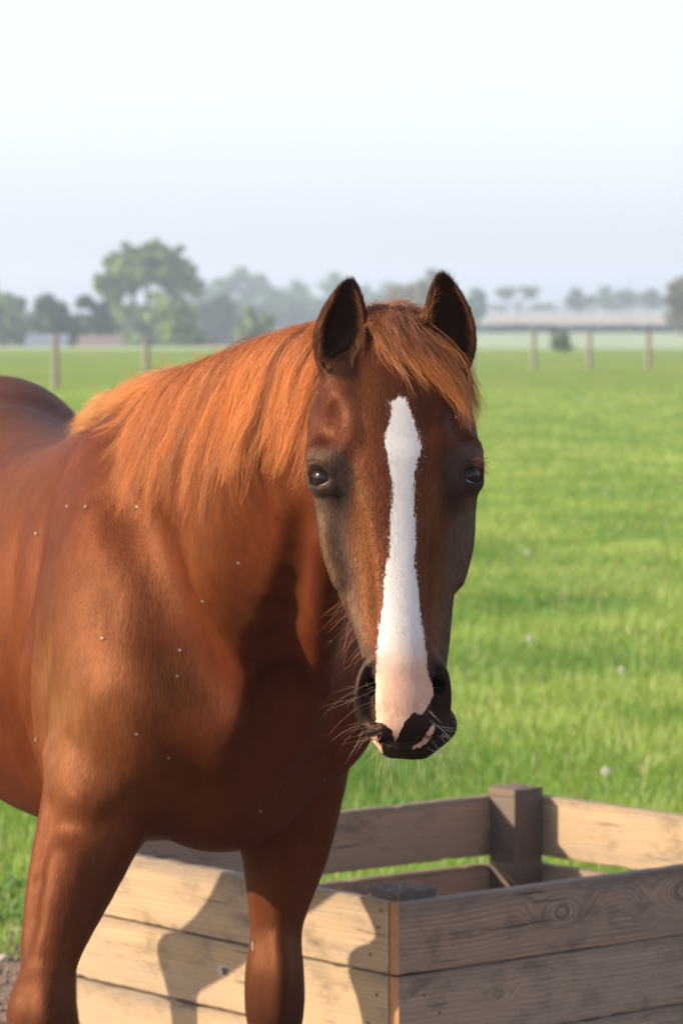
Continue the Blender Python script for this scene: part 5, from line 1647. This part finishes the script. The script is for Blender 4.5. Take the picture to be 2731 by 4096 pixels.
# fringe of hair inside the ears
for s in (-1, 1):
    b, t_ = EARS[s]
    n = 420
    h = rng.uniform(.04, .8, n); sg = np.where(rng.random(n) < .5, -1, 1)
    q0 = b + (t_ - b) * h[:, None]
    q0[:, 0] += sg * np.interp(h, [0, .35, .8], [.012, .028, .016]) - s * -.004
    q0[:, 1] += .012
    r0 = on_skin(HO + q0 @ HM, 5)
    dd = (np.stack([-sg * rng.uniform(.1, .6, n), rng.uniform(.2, .8, n), rng.uniform(.0, .8, n)], 1) + rng.normal(0, .2, (n, 3))) @ HM
    dd /= np.linalg.norm(dd, axis=1, keepdims=True)
    L_ = rng.uniform(.006, .016, n)
    tt = np.linspace(0, 1, 5)
    pts = r0[:, None] + dd[:, None] * (L_[:, None, None] * tt[None, :, None]) + (hz * .004)[None, None] * (tt ** 2)[None, :, None]
    strands('ear_hair', pts, np.tile([.00012, .00012, .0001, .00008, .00003], (n, 1)), hair_cols(n, (.20, .075, .035), .4), M_FUR, horse)

# whiskers, chin hairs, lashes, long hairs under the jaw
def fan(pts, nrm, n, lmin, lmax, dirv, jitter, rad, col, name, sag=.25):
    i = rng.integers(0, len(pts), n)
    r0 = pts[i]; d = nrm[i] * .7 + dirv[None] + rng.normal(0, jitter, (n, 3)); d /= np.linalg.norm(d, axis=1, keepdims=True)
    L_ = rng.uniform(lmin, lmax, n); tt = np.linspace(0, 1, 9)
    bend = rng.normal(0, .18, (n, 3)) - np.array([0, 0, sag])
    P3 = r0[:, None] + d[:, None] * (L_[:, None, None] * tt[None, :, None]) + bend[:, None] * (L_[:, None, None] * (tt ** 2)[None, :, None])
    rr = np.interp(tt, [0, .7, 1], [rad, rad * .7, rad * .2])
    strands(name, P3, np.tile(rr, (n, 1)), hair_cols(n, col, .3), M_FUR, horse)
q = hq_
mus = np.nonzero((q[:, 2] < -.285) & (np.abs(q[:, 0]) > .030) & (np.hypot((np.abs(q[:, 0]) - .049), np.clip(np.abs(q[:, 2] + .294) - .032, 0, 1)) > .014) & (q[:, 1] > -.13) & (p_ok := HV[:, 1] < 5.4) & (HN @ hy > -.3))[0]
lm = mus[q[mus, 0] < 0]; rm = mus[q[mus, 0] > 0]
fan(HV[lm], HN[lm], 40, .018, .050, -hx * .8 - hz * .3, .28, .00011, (.50, .34, .24), 'whisker')
fan(HV[rm], HN[rm], 40, .018, .050, hx * .7 - hz * .35, .28, .00010, (.62, .52, .44), 'whisker')
ch = np.nonzero((q[:, 2] < -.335) & (q[:, 1] < -.045) & (HV[:, 1] < 5.4))[0]
fan(HV[ch], HN[ch], 60, .012, .045, -hz * .9, .30, .00011, (.50, .42, .34), 'chin_hair')
jw = np.nonzero((q[:, 2] < -.12) & (q[:, 2] > -.27) & (q[:, 0] < -.02) & (q[:, 1] < -.13) & (HV[:, 1] < 5.5))[0]
fan(HV[jw], HN[jw], 70, .015, .050, -hz * .7 - hx * .35, .30, .00013, (.40, .16, .08), 'jaw_hair')
for s in (-1, 1):
    el_ = np.nonzero((np.hypot(np.abs(q[:, 0]) - .110, q[:, 2] - .020) < .010) & (q[:, 0] * s > 0) & (q[:, 1] > -.055) & (HV[:, 1] < 5.3))[0]
    if len(el_):
        fan(HV[el_], HN[el_], 150, .010, .021, hx * s * 1.0 - hz * .25 + hy * .3, .14, .00014, (.10, .045, .03), 'eyelash', 0.1)
# ------------------------------------------------------------------ small things on the horse
t = NT('callus'); oc = t.n('ShaderNodeTexCoord').outputs['Object']
t.bsdf(t.mix(t.noise(oc, 300, 4), (.10, .075, .055), (.26, .20, .15)), .8, t.bump(t.noise(oc, 400, 4), .7, .001)); M_CAL = t.m
c0 = on_skin(np.array([[-.152, 6.268, .594]]))[0]
bm = bmesh.new(); bmesh.ops.create_icosphere(bm, subdivisions=3, radius=1)
for v in bm.verts:
    v.co = Vector((v.co.x * .0045, v.co.y * .0035, v.co.z * .013)) * (1 + .12 * math.sin(v.co.z * 9 + v.co.x * 5))
m_ = bpy.data.meshes.new('leg_callus'); bm.to_mesh(m_); bm.free(); m_.materials.append(M_CAL)
for p_ in m_.polygons: p_.use_smooth = True
o = link_obj('leg_callus', m_, horse); o.location = tuple(c0 - HORSE_OFF + np.array([.004, -.001, 0])); o.rotation_euler = (0, -.15, 0)

# flies: body, head and two pale wings each
t = NT('fly_body'); t.bsdf((.035, .030, .028), .4); M_FB = t.m
t = NT('fly_wing'); t.bsdf((.26, .25, .24), .5, **{'Specular IOR Level': .6}); M_FW = t.m
def fly_mesh():
    bm = bmesh.new()
    bmesh.ops.create_icosphere(bm, subdivisions=1, radius=1)
    for v in bm.verts: v.co = Vector((v.co.x * .0011, v.co.y * .0026, v.co.z * .0010 + .0014))
    g2 = bmesh.ops.create_icosphere(bm, subdivisions=1, radius=.0010)
    for v in g2['verts']: v.co += Vector((0, .0032, .0014))
    for s in (-1, 1):                                    # legs
        for k in (-.0012, 0, .0014):
            a = bm.verts.new((s * .0007, k, .0012)); b = bm.verts.new((s * .0024, k * 1.6, 0)); c = bm.verts.new((s * .0022, k * 1.6 + .0003, 0))
            bm.faces.new((a, b, c))
    me_ = bpy.data.meshes.new('fly_body'); bm.to_mesh(me_); bm.free(); me_.materials.append(M_FB)
    return me_
def wing_mesh(s):
    V = [(0, 0, .0022), (s * .0020, -.0010, .0025), (s * .0030, -.0040, .0023), (s * .0014, -.0052, .0021), (s * .0002, -.0030, .0021)]
    me_ = bpy.data.meshes.new('wing'); me_.from_pydata(V, [], [(0, 1, 2, 3, 4)]); me_.materials.append(M_FW)
    return me_
FM, WM = fly_mesh(), [wing_mesh(-1), wing_mesh(1)]
def first_hit(px, py):
    o = np.array([0, 0, EYE]); d = P(px, py, 1.0) - o; d /= np.linalg.norm(d)
    ts = np.arange(4.8, 8.4, .012); D = sdf(o + d[None] * ts[:, None]); i = np.nonzero(D < 0)[0]
    return o + d * ts[i[0]] if len(i) else None
FL = [(286, 2027, 'fly on the shoulder below the withers, the more left of a close pair'), (353, 2037, 'fly on the shoulder below the withers, the more right of a close pair'),
      (552, 2033, 'fly by the lower left end of the mane'), (157, 2143, 'fly high on the left edge of the shoulder'), (418, 2565, 'fly in the middle of the sunlit shoulder'),
      (824, 2397, 'fly where the neck meets the breast, left of the groove'), (725, 2597, 'fly in the shade just above the breast'), (703, 2712, 'fly in the shade at the top of the breast'),
      (672, 3018, 'fly at the edge of the sunlit shoulder above the foreleg'), (555, 2930, 'fly on the sunlit shoulder near the shade line'), (151, 2953, 'fly at the left outline of the shoulder low down'),
      (1287, 3108, 'fly on the breast below the muzzle'), (1035, 3235, 'fly low on the breast above the gap between the legs'), (1315, 2550, 'fly on the throat beside the jaw'),
      (973, 2240, 'fly on the sunlit neck under the mane'), (770, 3396, 'fly on the lower edge of the breast between the forelegs'), (1812, 1668, 'fly on the forehead at the tip of the forelock')]
for i, (px, py, lb) in enumerate(FL):
    h = first_hit(px, py)
    if h is None: continue
    n = grad(h[None], .004)[0]; h = on_skin(h[None])[0] + n * .0022
    rr = random.Random(i * 7); a = rr.uniform(0, 6.28)
    e = empty('fly', tuple(h)); tag(e, lb, 'fly', 'flies sitting on the horse')
    u = _nrm(np.cross(n, [math.cos(a), .3, math.sin(a)])); w = np.cross(n, u)
    e.matrix_world = Matrix([[u[k], w[k], n[k], h[k]] for k in range(3)] + [[0, 0, 0, 1]])
    e.scale = (.75, .75, .75)
    link_obj('fly_body', FM, e)
    for wm in WM: link_obj('wing', wm, e)
